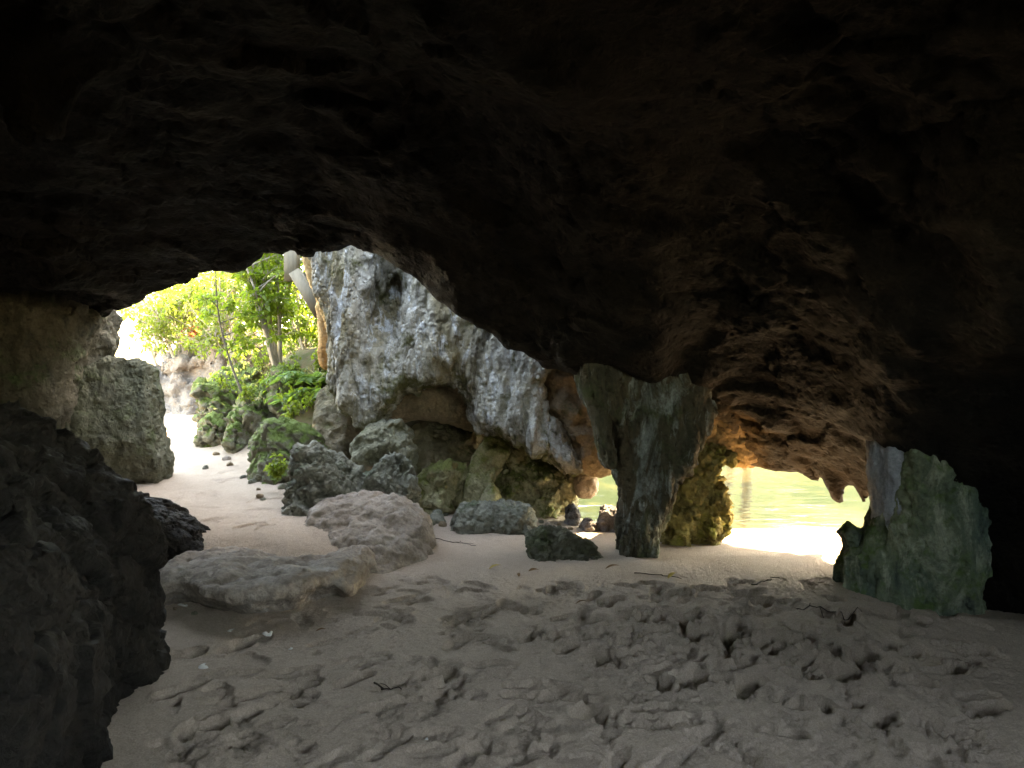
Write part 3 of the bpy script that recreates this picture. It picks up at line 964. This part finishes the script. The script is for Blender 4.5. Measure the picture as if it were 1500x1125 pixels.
rock('boulder', [(612, 752), (640, 744), (662, 752), (664, 766), (630, 770), (612, 764)],
     6.6, M['pitted'], tf=0.15, amp=0.03, L=0.15, style='pit', seed=24, sink=0.04,
     label='little dark jagged rock between the sandy hump and the low jagged rock', cat='boulder')
rock('boulder', [(770, 800), (775, 784), (800, 777), (835, 782), (870, 796), (900, 812), (915, 824), (895, 832), (840, 828), (790, 815)],
     5.35, M['slabgreen'], tf=0.20, amp=0.022, L=0.2, style='crack', seed=25, sink=-0.02, lean=0.3, cuts=2,
     label='long low grey green rock lying in the sand by the pillar foot', cat='boulder')
for (ol, yy, lab) in [([(826, 762), (832, 744), (845, 742), (852, 756), (848, 770), (832, 772)], 6.75, 'small barnacled rock against the large olive boulder'),
                      ([(845, 776), (855, 760), (870, 764), (878, 776), (862, 782)], 6.45, 'flat barnacled stone between the other barnacled rocks'),
                      ([(874, 768), (880, 748), (895, 744), (910, 752), (912, 776), (890, 781)], 6.5, 'pale barnacled rock just left of the pillar foot')]:
    rock('barnacled_rock', ol, yy, M['barnacle'], tf=0.12, amp=0.03, L=0.09, style='pit', seed=int(ol[0][0]), sink=-0.06, h=0.011, label=lab, cat='rock', group='barnacled rocks by the water')

# central pillar
pc = empty('stone_pillar', (1.0, 5.55, 0))
tag(pc, 'green streaked stone pillar between the sand and the low roof', 'pillar')
rock('column', [(872, 548), (876, 430), (960, 420), (1040, 450), (1030, 560), (1032, 600), (1021, 640), (1003, 672), (984, 705), (968, 745), (956, 790), (946, 814), (928, 818), (914, 812), (913, 740), (911, 690), (898, 650), (884, 600)],
     5.55, M['pillar'], tf=0.30, tb=0.35, amp=0.06, L=0.30, style='flute', seed=30, sink=0.0, h=0.013, R=0.2, parent=pc)
rock('capital', [(846, 575), (840, 430), (1050, 430), (1036, 590), (1022, 625), (985, 640), (930, 620), (880, 600)],
     5.6, M['pillar'], tf=0.30, tb=0.4, amp=0.04, L=0.28, style='flute', seed=34, h=0.014, R=0.2, p=2.2, parent=pc)
rock('drip_lobe', [(848, 556), (850, 470), (884, 470), (892, 600), (896, 650), (904, 684), (886, 687), (878, 660), (871, 620), (858, 590)],
     5.35, M['pillar'], tf=0.13, tb=0.2, amp=0.02, L=0.2, style='flute', seed=31, h=0.012, R=0.08, parent=pc)
rock('boulder', [(950, 800), (962, 730), (985, 680), (1015, 640), (1062, 660), (1064, 676), (1046, 690), (1058, 715), (1062, 750), (1050, 775), (1035, 788), (1010, 788), (990, 806)],
     6.1, M['yellowmoss'], tf=0.30, tb=0.4, amp=0.05, L=0.25, style='crack', seed=32, h=0.014, R=0.2,
     label='yellow green algae covered rock behind the central pillar', cat='rock')
rock('barnacled_rock', [(1000, 800), (1012, 793), (1034, 796), (1040, 803), (1020, 808)], 6.0, M['barnacle'], tf=0.10, amp=0.012, L=0.1, style='pit', seed=33, sink=-0.05, h=0.011,
     label='pale flat stone in the sun under the yellow green rock', cat='rock', group='barnacled rocks by the water')

# right pillar
pr = empty('stone_pillar', (2.5, 4.4, 0))
tag(pr, 'squat pillar covered in green algae below the dark roof', 'pillar')
rock('body', [(1236, 852), (1243, 822), (1264, 792), (1282, 765), (1290, 735), (1284, 690), (1290, 590), (1450, 590), (1446, 700), (1436, 780), (1430, 850), (1424, 915), (1340, 901), (1300, 887), (1262, 871)],
     4.60, M['greenpillar'], tf=0.32, tb=0.35, Y2=4.28, amp=0.042, L=0.28, style='flute', seed=40, sink=0.0, h=0.012, R=0.34, p=2.2, parent=pr)
rock('grey_flow', [(1284, 600), (1338, 600), (1338, 740), (1336, 780), (1330, 800), (1308, 808), (1297, 780), (1291, 735), (1284, 690)],
     4.46, M['greyflow'], tf=0.15, tb=0.25, amp=0.022, L=0.2, style='flute', seed=41, h=0.012, R=0.12, p=2.2, parent=pr)
rock('drip', [(1336, 600), (1372, 600), (1374, 700), (1362, 760), (1352, 800), (1344, 826), (1338, 790), (1334, 740)],
     4.30, M['greenpillar'], tf=0.10, tb=0.3, amp=0.02, L=0.15, style='flute', seed=44, h=0.011, R=0.08, p=2.2, parent=pr)
rock('stub', [(1230, 777), (1244, 767), (1262, 780), (1268, 800), (1258, 825), (1250, 850), (1238, 848), (1238, 815), (1240, 797)],
     4.65, M['greenpillar'], tf=0.08, amp=0.012, L=0.12, style='crack', seed=43, h=0.011, R=0.05, parent=pr)

# outside: the rocky bank, the cliffs
for ol, yy, t, m_, lab in [
    ([(292, 640), (300, 560), (312, 538), (345, 530), (372, 545), (380, 600), (372, 660), (330, 662), (300, 658)], 10.3, 0.6, 'mossy', 'tall mossy rock where the path meets the bank'),
    ([(335, 640), (345, 580), (370, 560), (405, 570), (420, 610), (410, 650), (370, 668)], 9.3, 0.45, 'mossy', 'cracked mossy rock behind the squarish green boulder'),
    ([(282, 640), (292, 615), (320, 610), (345, 622), (348, 656), (310, 662), (290, 655)], 9.6, 0.35, 'mossy', 'low ribbed rock with moss at the edge of the path'),
    ([(395, 575), (405, 545), (430, 538), (455, 556), (460, 600), (440, 625), (405, 620)], 9.0, 0.4, 'mossy', 'mossy rock heaped with dry litter on the bank')]:
    rock('bank_rock', ol, yy, M[m_], tf=t, amp=0.07, L=0.4, style='crack', seed=int(ol[0][0]), cuts=3, sink=0.35, h=0.03, label=lab, cat='boulder', group='mossy rocks of the bank')
rock('cliff', [(205, 615), (222, 560), (250, 530), (278, 505), (310, 492), (350, 480), (385, 500), (410, 620)],
     14.2, M['cliff'], tf=0.8, tb=1.5, amp=0.14, L=0.9, style='crack', seed=50, h=0.06, sink=0.5, R=0.6,
     label='low pale pinkish cliff beside the sunny path outside', cat='cliff')
rock('back_cliff', [(505, 480), (505, 330), (515, -10), (760, -60), (860, 200), (850, 560), (830, 690), (760, 750), (560, 720), (510, 600)],
     10.2, M['backwall'], tf=0.9, tb=1.5, Y2=9.0, amp=0.12, L=0.9, style='crack', seed=51, h=0.06, R=0.7,
     label='brown mossy cliff rising behind the rock curtain', cat='cliff')
rock('orange_column', [(462, 400), (480, 405), (486, 450), (482, 490), (490, 530), (480, 545), (466, 530), (468, 480), (466, 440)],
     8.3, M['orange'], tf=0.10, amp=0.02, L=0.2, style='flute', seed=52, h=0.018, R=0.07, label='slim orange rock column beside the ferns', cat='column')
rock('orange_rib', [(440, 372), (456, 368), (474, 410), (490, 455), (497, 500), (500, 560), (490, 545), (484, 500), (474, 460), (456, 415)],
     7.75, M['orange'], tf=0.10, amp=0.018, L=0.2, style='flute', seed=53, h=0.016, R=0.06, label='curved orange rib of rock along the curtain edge', cat='rock')  # its orange carries the sun-bounce glow along the curtain edge, put into colour


# ------------------------------------------------------------------ plants
def tube(pts, radii, sides=6):
    pts = np.asarray(pts, float)
    radii = np.asarray(radii, float)
    t = np.gradient(pts, axis=0)
    t /= np.linalg.norm(t, axis=1)[:, None] + 1e-9
    ref = np.array([0.31, 0.92, 0.2])
    a = np.cross(t, ref)
    a /= np.linalg.norm(a, axis=1)[:, None] + 1e-9
    b = np.cross(t, a)
    an = np.linspace(0, 2 * np.pi, sides, endpoint=False)
    ring = pts[:, None, :] + radii[:, None, None] * (np.cos(an)[None, :, None] * a[:, None, :] + np.sin(an)[None, :, None] * b[:, None, :])
    v = ring.reshape(-1, 3)
    q = []
    for i in range(len(pts) - 1):
        for k in range(sides):
            k2 = (k + 1) % sides
            q.append((i * sides + k, i * sides + k2, (i + 1) * sides + k2, (i + 1) * sides + k))
    return v, np.array(q)


class Pile:
    def __init__(s): s.v, s.q, s.n = [], [], 0

    def add(s, v, q):
        s.v.append(np.asarray(v)); s.q.append(np.asarray(q) + s.n); s.n += len(v)

    def mesh(s, name, smooth=True): return np_mesh(name, np.concatenate(s.v), np.concatenate(s.q), smooth)


def leaves(points, dirs, length, width, rng, droop=0.3):
    """one folded leaf of two quads at each point"""
    n = len(points)
    d = dirs / (np.linalg.norm(dirs, axis=1)[:, None] + 1e-9)
    r = rng.normal(size=(n, 3)) + np.array([0, 0, 1.2])
    s = np.cross(d, r)
    s /= np.linalg.norm(s, axis=1)[:, None] + 1e-9
    up = np.cross(s, d)
    ln = (length * rng.uniform(0.65, 1.25, n))[:, None]
    wd = ln * width / length * 0.5
    mid = points + d * ln * 0.5
    tip = points + d * ln - np.array([0, 0, 1]) * ln * droop
    l1 = mid - s * wd + up * wd * 0.35
    r1 = mid + s * wd + up * wd * 0.35
    v = np.stack([points, l1, tip, r1], 1)
    # two triangles share the midrib; kept as one folded quad each
    v = v.reshape(-1, 3)
    b = np.arange(n)[:, None] * 4
    return v, np.concatenate([b, b + 1, b + 2, b + 3], 1)


def curve_pts(a, b, rng, wob, n=9):
    a, b = np.asarray(a, float), np.asarray(b, float)
    t = np.linspace(0, 1, n)[:, None]
    k = rng.normal(size=(3, 3)) * wob * np.linalg.norm(b - a)
    return a + (b - a) * t + np.sin(np.pi * t) * k[0] + 0.4 * np.sin(2 * np.pi * t) * k[1] * t


def tree(base, stems, label, leaf='leaf', bark='bark', nbr=9, ntw=5, nleaf=14, lsize=0.075, spread=0.55, r0=0.035, seed=1, start=0.35, name='tree', cat='tree', group=None, updir=0.5):
    rng = np.random.default_rng(seed)
    base = np.asarray(base, float)
    root = empty(name, base)
    tag(root, label, cat, group)
    wood, lv = Pile(), Pile()
    for tip, r in stems:
        tip = np.asarray(tip, float) - base
        off = rng.normal(size=3) * 0.04 * np.array([1, 1, 0])
        c = curve_pts(off - np.array([0, 0, 0.15]), tip, rng, 0.05, 12)
        wood.add(*tube(c, np.linspace(r, r * 0.3, len(c)), 7))
        H = np.linalg.norm(tip)
        for k in range(nbr):
            t = rng.uniform(start, 1.0)
            i = min(int(t * 11), 10)
            p = c[i] + (c[i + 1] - c[i]) * (t * 11 - i)
            d = rng.normal(size=3)
            d[2] = abs(d[2]) * 0.6 + updir
            d /= np.linalg.norm(d)
            e = p + d * spread * rng.uniform(0.5, 1.1)
            bc = curve_pts(p, e, rng, 0.08, 6)
            wood.add(*tube(bc, np.linspace(r * 0.38, r * 0.12, 6), 5))
            for m_ in range(ntw):
                j = rng.integers(2, 6)
                q0 = bc[j]
                d2 = d * 0.5 + rng.normal(size=3) * 0.6
                d2 /= np.linalg.norm(d2)
                q1 = q0 + d2 * spread * rng.uniform(0.2, 0.5)
                tc = curve_pts(q0, q1, rng, 0.06, 4)
                wood.add(*tube(tc, np.linspace(r * 0.14, r * 0.06, 4), 4))
                if nleaf:
                    tt = rng.uniform(0.15, 1.05, nleaf)[:, None]
                    pp = q0 + (q1 - q0) * tt + rng.normal(size=(nleaf, 3)) * 0.02
                    dd = d2 * 0.6 + rng.normal(size=(nleaf, 3)) * 0.8
                    lv.add(*leaves(pp, dd, lsize, lsize * 0.55, rng))
    link('trunk', wood.mesh('trunk'), M[bark], (0, 0, 0), root)
    if lv.n:
        link('crown', lv.mesh('crown', False), M[leaf], (0, 0, 0), root)
    return root


def on_ground(px, Y, up=0.0):
    x = (px - CX) / F * Y
    return (x, Y, ground_z(x, Y) + up)


tree(on_ground(412, 9.7), [(P(372, 330, 9.5), .06), (P(392, 300, 9.9), .055), (P(405, 330, 9.6), .04), (P(350, 370, 9.3), .035), (P(432, 350, 9.9), .035)],
     'many stemmed young tree with pale trunks on the mossy bank', nbr=11, ntw=5, nleaf=12, lsize=0.095, spread=0.6, seed=1)
tree(on_ground(388, 9.0), [(P(316, 385, 8.9), .022)], 'thin dark sapling leaning over the path from the bank', bark='bark_dark', nbr=9, ntw=5, nleaf=12, lsize=0.085, spread=0.4, seed=2, start=0.4)
tree(on_ground(445, 10.9), [(P(430, 400, 10.8), .03), (P(455, 420, 10.9), .03), (P(415, 420, 10.8), .03)], 'leafy shrub growing beside the timber brace', leaf='leaf', nbr=12, ntw=5, nleaf=12, lsize=0.075, spread=0.5, seed=3, start=0.1)
CT = 14.9
for i, (px, Y, tips, leaf, nl, lab, br) in enumerate([
    (245, 14.4, [(196, 425), (222, 410)], 'leaf', 3, 'nearly bare pale tree leaning out from the end of the pale cliff', 'bark'),
    (285, 15.2, [(250, 420), (275, 395), (300, 410)], 'leaf_y', 12, 'yellow green shrub on the cliff behind the red plant', 'bark'),
    (330, 15.0, [(310, 400), (335, 380), (355, 410)], 'leaf_y', 13, 'yellow green shrub on the cliff behind the leaning sapling', 'bark'),
    (300, 18.0, [(235, 410), (270, 380), (310, 370), (340, 360)], 'leaf_y', 14, 'tall pale leaved tree behind the cliff shrubs', 'bark'),
    (225, 15.5, [(205, 440), (228, 425), (250, 430)], 'leaf_y', 9, 'airy pale shrub at the far end of the cliff', 'bark'),
    (262, 13.6, [(240, 455), (262, 440), (280, 450)], 'leaf_y', 10, 'low airy shrub at the cliff edge in front of the red plant', 'bark'),
    (345, 13.4, [(320, 430), (345, 415), (365, 430)], 'leaf_y', 11, 'airy yellow green shrub between cliff and leaning sapling', 'bark'),
    (390, 16.0, [(360, 370), (390, 350), (420, 360)], 'leaf', 14, 'dense green tree behind the many stemmed tree', 'bark_dark'),
    (440, 13.5, [(420, 380), (445, 350), (470, 380)], 'leaf', 13, 'dense green shrub above the ferns', 'bark_dark')]):
    x = (px - CX) / F * Y
    zb = max(ground_z(x, Y), P(px, 505, Y)[2] - 0.3 if px < 400 else -9)
    if px < 250: zb = P(px, 525, Y)[2]
    b = (x, Y, zb)
    tree(b, [(P(a, c, Y + 0.3 * (k - 1)), .045) for k, (a, c) in enumerate(tips)], lab, leaf=leaf, bark=br, nbr=13 if nl > 5 else 6, ntw=6 if nl > 5 else 4, nleaf=nl, lsize=0.10, spread=0.95, seed=20 + i, start=0.12 if nl > 5 else 0.4)


def fern(base, label, seed, n=11, ln=0.6):
    rng = np.random.default_rng(seed)
    root = empty('fern', base)
    tag(root, label, 'fern', 'ferns on the bank')
    for k in range(n):
        a = 2 * math.pi * k / n + rng.uniform(-0.3, 0.3)
        L_ = ln * rng.uniform(0.75, 1.15)
        t = np.linspace(0, 1, 12)
        out = np.array([math.cos(a), math.sin(a), 0])
        c = out[None, :] * (t * L_ * 0.85)[:, None] + np.array([0, 0, 1]) * (L_ * (0.95 * t - 0.75 * t ** 2.2))[:, None]
        pile = Pile()
        pile.add(*tube(c, np.linspace(0.006, 0.002, 12), 4))
        side = np.cross(out, [0, 0, 1])
        pts, dirs = [], []
        for u in np.linspace(0.12, 0.98, 20):
            i = min(int(u * 11), 10)
            p = c[i] + (c[i + 1] - c[i]) * (u * 11 - i)
            tg = c[i + 1] - c[i]
            for s_ in (-1, 1):
                pts.append(p); dirs.append(side * s_ * 1.0 + tg / np.linalg.norm(tg) * 0.45)
        pts, dirs = np.array(pts), np.array(dirs)
        v, q = leaves(pts, dirs, 0.13, 0.035, rng, 0.15)
        pile.add(v, q)
        link('frond', pile.mesh('frond', False), M['fern'], (0, 0, 0), root)


for i, (px, Y, ln, lab) in enumerate([(464, 8.9, 0.6, 'feathery fern at the foot of the orange column'), (448, 9.1, 0.65, 'feathery fern behind the other ferns, below the timber brace'),
                                      (474, 8.7, 0.5, 'smaller fern arching beside the rock curtain edge'), (438, 8.9, 0.45, 'low fern next to the pale tree trunks')]):
    fern(on_ground(px, Y), lab, 60 + i, 12, ln)


def sprig(base, label, seed, n=7, h=0.35, leaf='leaf', ls=0.06, cat='plant', name='small_plant', group='small plants among the bank rocks', vert=False):
    rng = np.random.default_rng(seed)
    root = empty(name, base)
    tag(root, label, cat, group)
    st, lv = Pile(), Pile()
    for k in range(n):
        d = rng.normal(size=3) * (0.25 if vert else 0.7)
        d[2] = abs(d[2]) + 0.6
        e = d / np.linalg.norm(d) * h * rng.uniform(0.5, 1.1)
        c = curve_pts((0, 0, -0.05), e, rng, 0.12, 7)
        st.add(*tube(c, np.linspace(0.006, 0.002, 7), 4))
        m_ = 16
        tt = rng.uniform(0.25, 1.0, m_)
        pp = np.array([np.interp(tt, np.linspace(0, 1, 7), c[:, a]) for a in range(3)]).T
        lv.add(*leaves(pp, rng.normal(size=(m_, 3)) + np.array([0, 0, 0.4]), ls, ls * 0.55, rng))
    link('stem', st.mesh('stem'), M['bark_dark'], (0, 0, 0), root)
    link('foliage', lv.mesh('foliage', False), M[leaf], (0, 0, 0), root)


for i, (px, py, Y, h, leaf, lab) in enumerate([
    (425, 612, 8.0, .34, 'leaf_y', 'sprawling yellow green vine on top of the squarish mossy boulder'), (445, 600, 8.3, .4, 'leaf', 'trailing green plant hanging by the dark flat faced boulder'),
    (330, 560, 9.7, .3, 'leaf', 'small green plant on the tall mossy rock by the path'), (366, 575, 9.0, .3, 'leaf_y', 'yellow green sprig between two mossy bank rocks'),
    (395, 560, 9.2, .35, 'leaf', 'leafy sprig at the foot of the pale tree trunks'), (470, 535, 8.7, .3, 'leaf_y', 'yellowish plant on the bank below the ferns'),
    (300, 520, 12.8, .6, 'leaf', 'green plant growing on the face of the pale cliff'), (430, 545, 8.9, .35, 'leaf', 'leafy plant between the tree and the ferns'),
    (385, 530, 10.0, .45, 'leaf_y', 'yellow green undergrowth behind the pale tree trunks'), (350, 520, 10.6, .5, 'leaf_y', 'yellow green undergrowth above the tall mossy rock'),
    (440, 500, 11.4, .7, 'leaf_y', 'bushy undergrowth on the bank behind the ferns'), (426, 508, 11.0, .6, 'leaf', 'green undergrowth on the bank behind the pale trunks'), (455, 495, 11.0, .6, 'leaf', 'green undergrowth on the bank below the timber brace'),
    (405, 690, 6.7, .16, 'leaf_y', 'tiny green seedling between the pitted and the mossy boulder')]):
    b = P(px, py, Y)
    sprig((b[0], b[1], b[2]) if py > 680 or py > 590 else (b[0], b[1], max(ground_z(b[0], b[1]), b[2] - 0.1)), lab, 80 + i, 8, h, leaf, 0.07)
b = P(284, 505, 14.0)
sprig((b[0], b[1], b[2]), 'red leaved plant on top of the pale cliff', 99, 8, 0.5, 'red', 0.12, 'plant', 'red_plant', None, True)


def tuft(base, label, seed, n=120, ln=0.35):
    rng = np.random.default_rng(seed)
    d = rng.normal(size=(n, 3)) * 0.6
    d[:, 2] = np.abs(d[:, 2]) + 0.5
    p = rng.normal(size=(n, 3)) * np.array([0.12, 0.1, 0.0])
    v, q = leaves(p, d, ln, 0.014, rng, 0.45)
    o = link('grass_tuft', np_mesh('grass_tuft', v, q, False), M['straw'], base)
    tag(o, label, 'grass', 'dry grass tufts on the bank')


for i, (px, Y, lab) in enumerate([(478, 8.9, 'dry straw coloured grass tuft below the orange column'), (455, 9.0, 'dry straw coloured grass tuft in front of the ferns'), (400, 9.4, 'dry straw coloured grass tuft by the pale tree trunks')]):
    tuft(on_ground(px, Y), lab, 120 + i)


# ------------------------------------------------------------------ timber brace above the ferns
def beam(name, a, b, w, t, parent, mat):
    a, b = Vector(a), Vector(b)
    d = (b - a).normalized()
    s = d.cross(Vector((0, 1, 0))).normalized()
    u = s.cross(d).normalized()
    v, c = [], 0.012
    prof = [(-w + c, -t), (w - c, -t), (w, -t + c), (w, t - c), (w - c, t), (-w + c, t), (-w, t - c), (-w, -t + c)]
    for e in (a, b):
        for x, y in prof:
            v.append(tuple(e + s * x + u * y - Vector(parent.location)))
    f = [(i, (i + 1) % 8, 8 + (i + 1) % 8, 8 + i) for i in range(8)] + [(0, 3, 2, 1), (0, 5, 4, 3), (0, 7, 6, 5), (8, 9, 10, 11), (8, 11, 12, 13), (8, 13, 14, 15)]
    return link(name, np_mesh(name, v, f, False), mat, (0, 0, 0), parent)


tb = empty('timber_brace', P(468, 460, 9.1))
tag(tb, 'weathered timber brace slanting down behind the orange rib', 'timber')
beam('strut', P(432, 398, 9.1), P(470, 462, 9.1), 0.075, 0.07, tb, M['timber'])
beam('post', P(428, 352, 9.25), P(428, 412, 9.25), 0.09, 0.09, tb, M['timber'])
beam('rail', P(428, 402, 9.4), P(500, 410, 9.4), 0.045, 0.05, tb, M['timber'])

# ------------------------------------------------------------------ small things lying on the sand
M['dead_y'] = plain_mat('yellow dead leaf', (0.42, 0.30, 0.06), (0.30, 0.19, 0.05), 30)
M['dead_b'] = plain_mat('brown dead leaf', (0.22, 0.11, 0.04), (0.13, 0.07, 0.03), 30)
M['twig'] = plain_mat('dark twig', (0.07, 0.05, 0.035), (0.035, 0.027, 0.02), 25)
M['shell'] = plain_mat('white shell', (0.70, 0.68, 0.63), (0.52, 0.49, 0.45), 25)


def dead_leaf(px, py, size, ang, mat, label):
    Y = 1.5 * F / (py - HY)
    x = (px - CX) / F * Y
    n = 9
    t = np.linspace(0, 1, n)
    w = 0.36 * np.sin(np.pi * t ** 0.85) * (1 - 0.3 * t)
    top = []
    for i in range(n):
        zc = 0.12 * math.sin(t[i] * 2.6)
        for s_ in (-1, 0, 1):
            top.append(((t[i] - 0.5), s_ * w[i] * 0.5, zc + abs(s_) * 0.10 * w[i] * 2))
    top = np.array(top) * size
    bot = top - np.array([0, 0, 0.0012])
    q = []
    for i in range(n - 1):
        for k in range(2):
            a = i * 3 + k
            q.append((a, a + 3, a + 4, a + 1))
            q.append((27 + a, 27 + a + 1, 27 + a + 4, 27 + a + 3))
    o = link('fallen_leaf', np_mesh('fallen_leaf', np.concatenate([top, bot]), q), mat, (x, Y, ground_z(x, Y) + 0.008))
    o.rotation_euler = (random.uniform(-.2, .2), random.uniform(-.2, .2), ang)
    tag(o, label, 'leaf', 'fallen leaves on the sand')


for px, py, s_, a, m_, lab in [
    (725, 833, .10, 0.3, 'dead_y', 'yellow fallen leaf on the sand left of the long low rock'),
    (868, 817, .10, 0.1, 'dead_y', 'yellow brown fallen leaf touching the long low rock'),
    (782, 838, .10, 0.6, 'dead_b', 'brown fallen leaf in front of the long low rock'),
    (760, 845, .07, 1.6, 'dead_b', 'small curled brown leaf on trodden sand before the long low rock'),
    (897, 833, .11, 0.0, 'dead_b', 'brown fallen leaf at the pointed end of the long low rock'),
    (985, 847, .11, 0.7, 'dead_y', 'orange yellow fallen leaf in trodden sand before the pillar'),
    (851, 884, .07, 0.2, 'dead_b', 'little brown leaf among the footprints'),
    (470, 925, .06, 0.1, 'dead_b', 'little reddish brown leaf on smooth sand below the rock shelf')]:
    dead_leaf(px, py, s_, a, M[m_], lab)


def twig(p0, p1, r, label, seed, name='twig'):
    rng = np.random.default_rng(seed)
    pts = []
    for t in np.linspace(0, 1, 9):
        px, py = p0[0] + (p1[0] - p0[0]) * t, p0[1] + (p1[1] - p0[1]) * t
        Y = 1.5 * F / (py - HY)
        x = (px - CX) / F * Y + rng.normal() * 0.012
        y = Y + rng.normal() * 0.012
        pts.append((x, y, ground_z(x, y) + r * 0.9))
    pts = np.array(pts)
    pile = Pile()
    c = pts.mean(0)
    r = r * 0.6
    pile.add(*tube(pts - c, np.linspace(r, r * 0.4, 9), 5))
    m_ = pts[5] - c
    e = m_ + np.array([rng.normal() * 0.06, rng.normal() * 0.06, 0.012])
    pile.add(*tube([m_, (m_ + e) / 2 + [0, 0, .006], e], [r * .6, r * .5, r * .3], 4))
    tag(link(name, pile.mesh(name), M['twig'], c), label, 'twig', 'twigs on the sand')


for i, (a, b_, r, lab) in enumerate([((640, 790), (692, 797), .006, 'thin dark twig on smooth sand beside the sandy hump'), ((1150, 884), (1205, 893), .009, 'dark twig in the strand line left of the green pillar'),
                                     ((1195, 890), (1262, 897), .008, 'dark twig in the strand line at the foot of the green pillar'), ((1105, 860), (1140, 848), .010, 'dark broken stick in the soft sand before the water'),
                                     ((930, 840), (1000, 850), .006, 'thin twig on trodden sand before the central pillar'), ((700, 800), (655, 792), .004, 'hair thin twig crossing the twig by the sandy hump'),
                                     ((550, 1003), (590, 1003), .008, 'short dark stick on the flat foreground sand')]):
    twig(a, b_, r, lab, 140 + i)


def shell(px, py, s_, label, seed):
    rng = np.random.default_rng(seed)
    Y = 1.5 * F / (py - HY)
    x = (px - CX) / F * Y
    v, q = [], []
    n, m_ = 10, 6
    for i in range(m_):
        rr = i / (m_ - 1)
        for k in range(n):
            a = math.pi * (k / (n - 1) - 0.5) * 1.25
            rib = 1 + 0.05 * math.cos(k * math.pi)
            v.append((rr * math.sin(a) * rib * s_, rr * math.cos(a) * rib * s_ * 0.9, s_ * 0.42 * math.sin(math.pi * min(rr, 0.98) * 0.9 + 0.1) * (1 - 0.25 * rr)))
    for i in range(m_ - 1):
        for k in range(n - 1):
            q.append((i * n + k, (i + 1) * n + k, (i + 1) * n + k + 1, i * n + k + 1))
    o = link('shell', np_mesh('shell', v, q), M['shell'], (x, Y, ground_z(x, Y) - 0.002))
    o.rotation_euler = (rng.uniform(-.3, .3), rng.uniform(-.3, .3), rng.uniform(0, 6))
    tag(o, label, 'shell', 'pale shells on the sand')


for i, (px, py, s_, lab) in enumerate([(300, 977, .035, 'white shell fragment in a footprint beside the huge dark boulder'), (340, 925, .028, 'small white shell below the undercut rock shelf'), (393, 928, .035, 'broad pale shell below the undercut rock shelf'),
                                       (268, 888, .035, 'pale shell in the debris between dark boulder and rock shelf'), (628, 1076, .028, 'round white shell on the foreground sand'), (425, 951, .016, 'tiny white shell on smooth foreground sand')]):
    shell(px, py, s_, lab, 160 + i)

# tall unseen trees added beyond the right wall to shade the cove water
tree((7.2, 12.6, -0.1), [((4.6, 11.6, 5.6), .14), ((6.0, 13.2, 6.6), .13), ((7.4, 12.0, 6.6), .12)], 'unseen big tree added to shade the cove beyond the dark wall', nbr=16, ntw=8, nleaf=16, lsize=0.26, spread=1.5, seed=41, start=0.55, r0=.14, group='unseen shade trees added beyond the cave')
tree((5.6, 16.0, -0.1), [((3.6, 14.6, 6.0), .14), ((5.0, 15.6, 7.0), .13)], 'second unseen big tree added behind the first to shade the cove', nbr=16, ntw=8, nleaf=16, lsize=0.26, spread=1.5, seed=42, start=0.5, r0=.14, group='unseen shade trees added beyond the cave')


# broken stones at the foot of the boulders
def stone_mesh(seed):
    r = np.random.default_rng(seed)
    g = np.arange(-1.3, 1.31, 0.26)
    X, Y_, Z = np.meshgrid(g, g, g, indexing='ij')
    f = (np.abs(X) ** 2.5 + np.abs(Y_ / 0.8) ** 2.5 + np.abs(Z / 0.62) ** 2.5) ** 0.4 - 1
    for _ in range(7):
        n = r.normal(size=3); n /= np.linalg.norm(n)
        f = np.maximum(f, n[0] * X + n[1] * Y_ + n[2] * Z - r.uniform(0.45, 0.75))
    v, q = surface_nets(f.astype(np.float32), (g[0],) * 3, 0.26)
    return np_mesh('stone', roughen(v, q, 0.10, 0.8, 'plain', seed), q, False)


STONES = []
for k, mt in enumerate(('pitted', 'slabpale', 'brown', 'ledge', 'brown', 'slabpale')):
    me = stone_mesh(k + 3)
    me.materials.append(M[mt])
    STONES.append(me)
rs = np.random.default_rng(12)
for px0, px1, py0, py1, n, z0, s0, s1, lab, grp in [
    (615, 760, 742, 768, 26, 0.02, .02, .055, 'small broken stone on the sand under the arch', 'broken stones under the arch'),
    (355, 470, 698, 730, 14, 0.25, .02, .06, 'small broken stone beside the mossy and pitted boulders', 'broken stones beside the mossy boulder'),
    (285, 350, 660, 680, 5, 0.36, .03, .07, 'small broken stone at the edge of the path below the bank', 'broken stones along the path'),
    (790, 850, 748, 775, 9, -0.02, .02, .05, 'small stone between the olive boulder and the barnacled rocks', 'stones by the barnacled rocks'),
    (235, 300, 850, 905, 9, 0.0, .012, .035, 'small stone between the huge dark boulder and the rock shelf', 'stones beside the dark boulder')]:
    for _ in range(n):
        px, py = rs.uniform(px0, px1), rs.uniform(py0, py1)
        yy = (CAMZ - z0) * F / (py - HY)
        xx = (px - CX) / F * yy
        sc_ = rs.uniform(s0, s1)
        ki = int(rs.integers(0, 6))
        o = link('stone', STONES[ki], None, (xx, yy, ground_z(xx, yy) + 0.2 * sc_))
        o.scale = (sc_, sc_, sc_)
        o.rotation_euler = (rs.uniform(-.4, .4), rs.uniform(-.4, .4), rs.uniform(0, 6))
        word = ('grey', 'pale', 'brown', 'sandy', 'brown', 'pale')[ki]
        tag(o, word + ' ' + lab, 'stone', word + ' ' + grp)
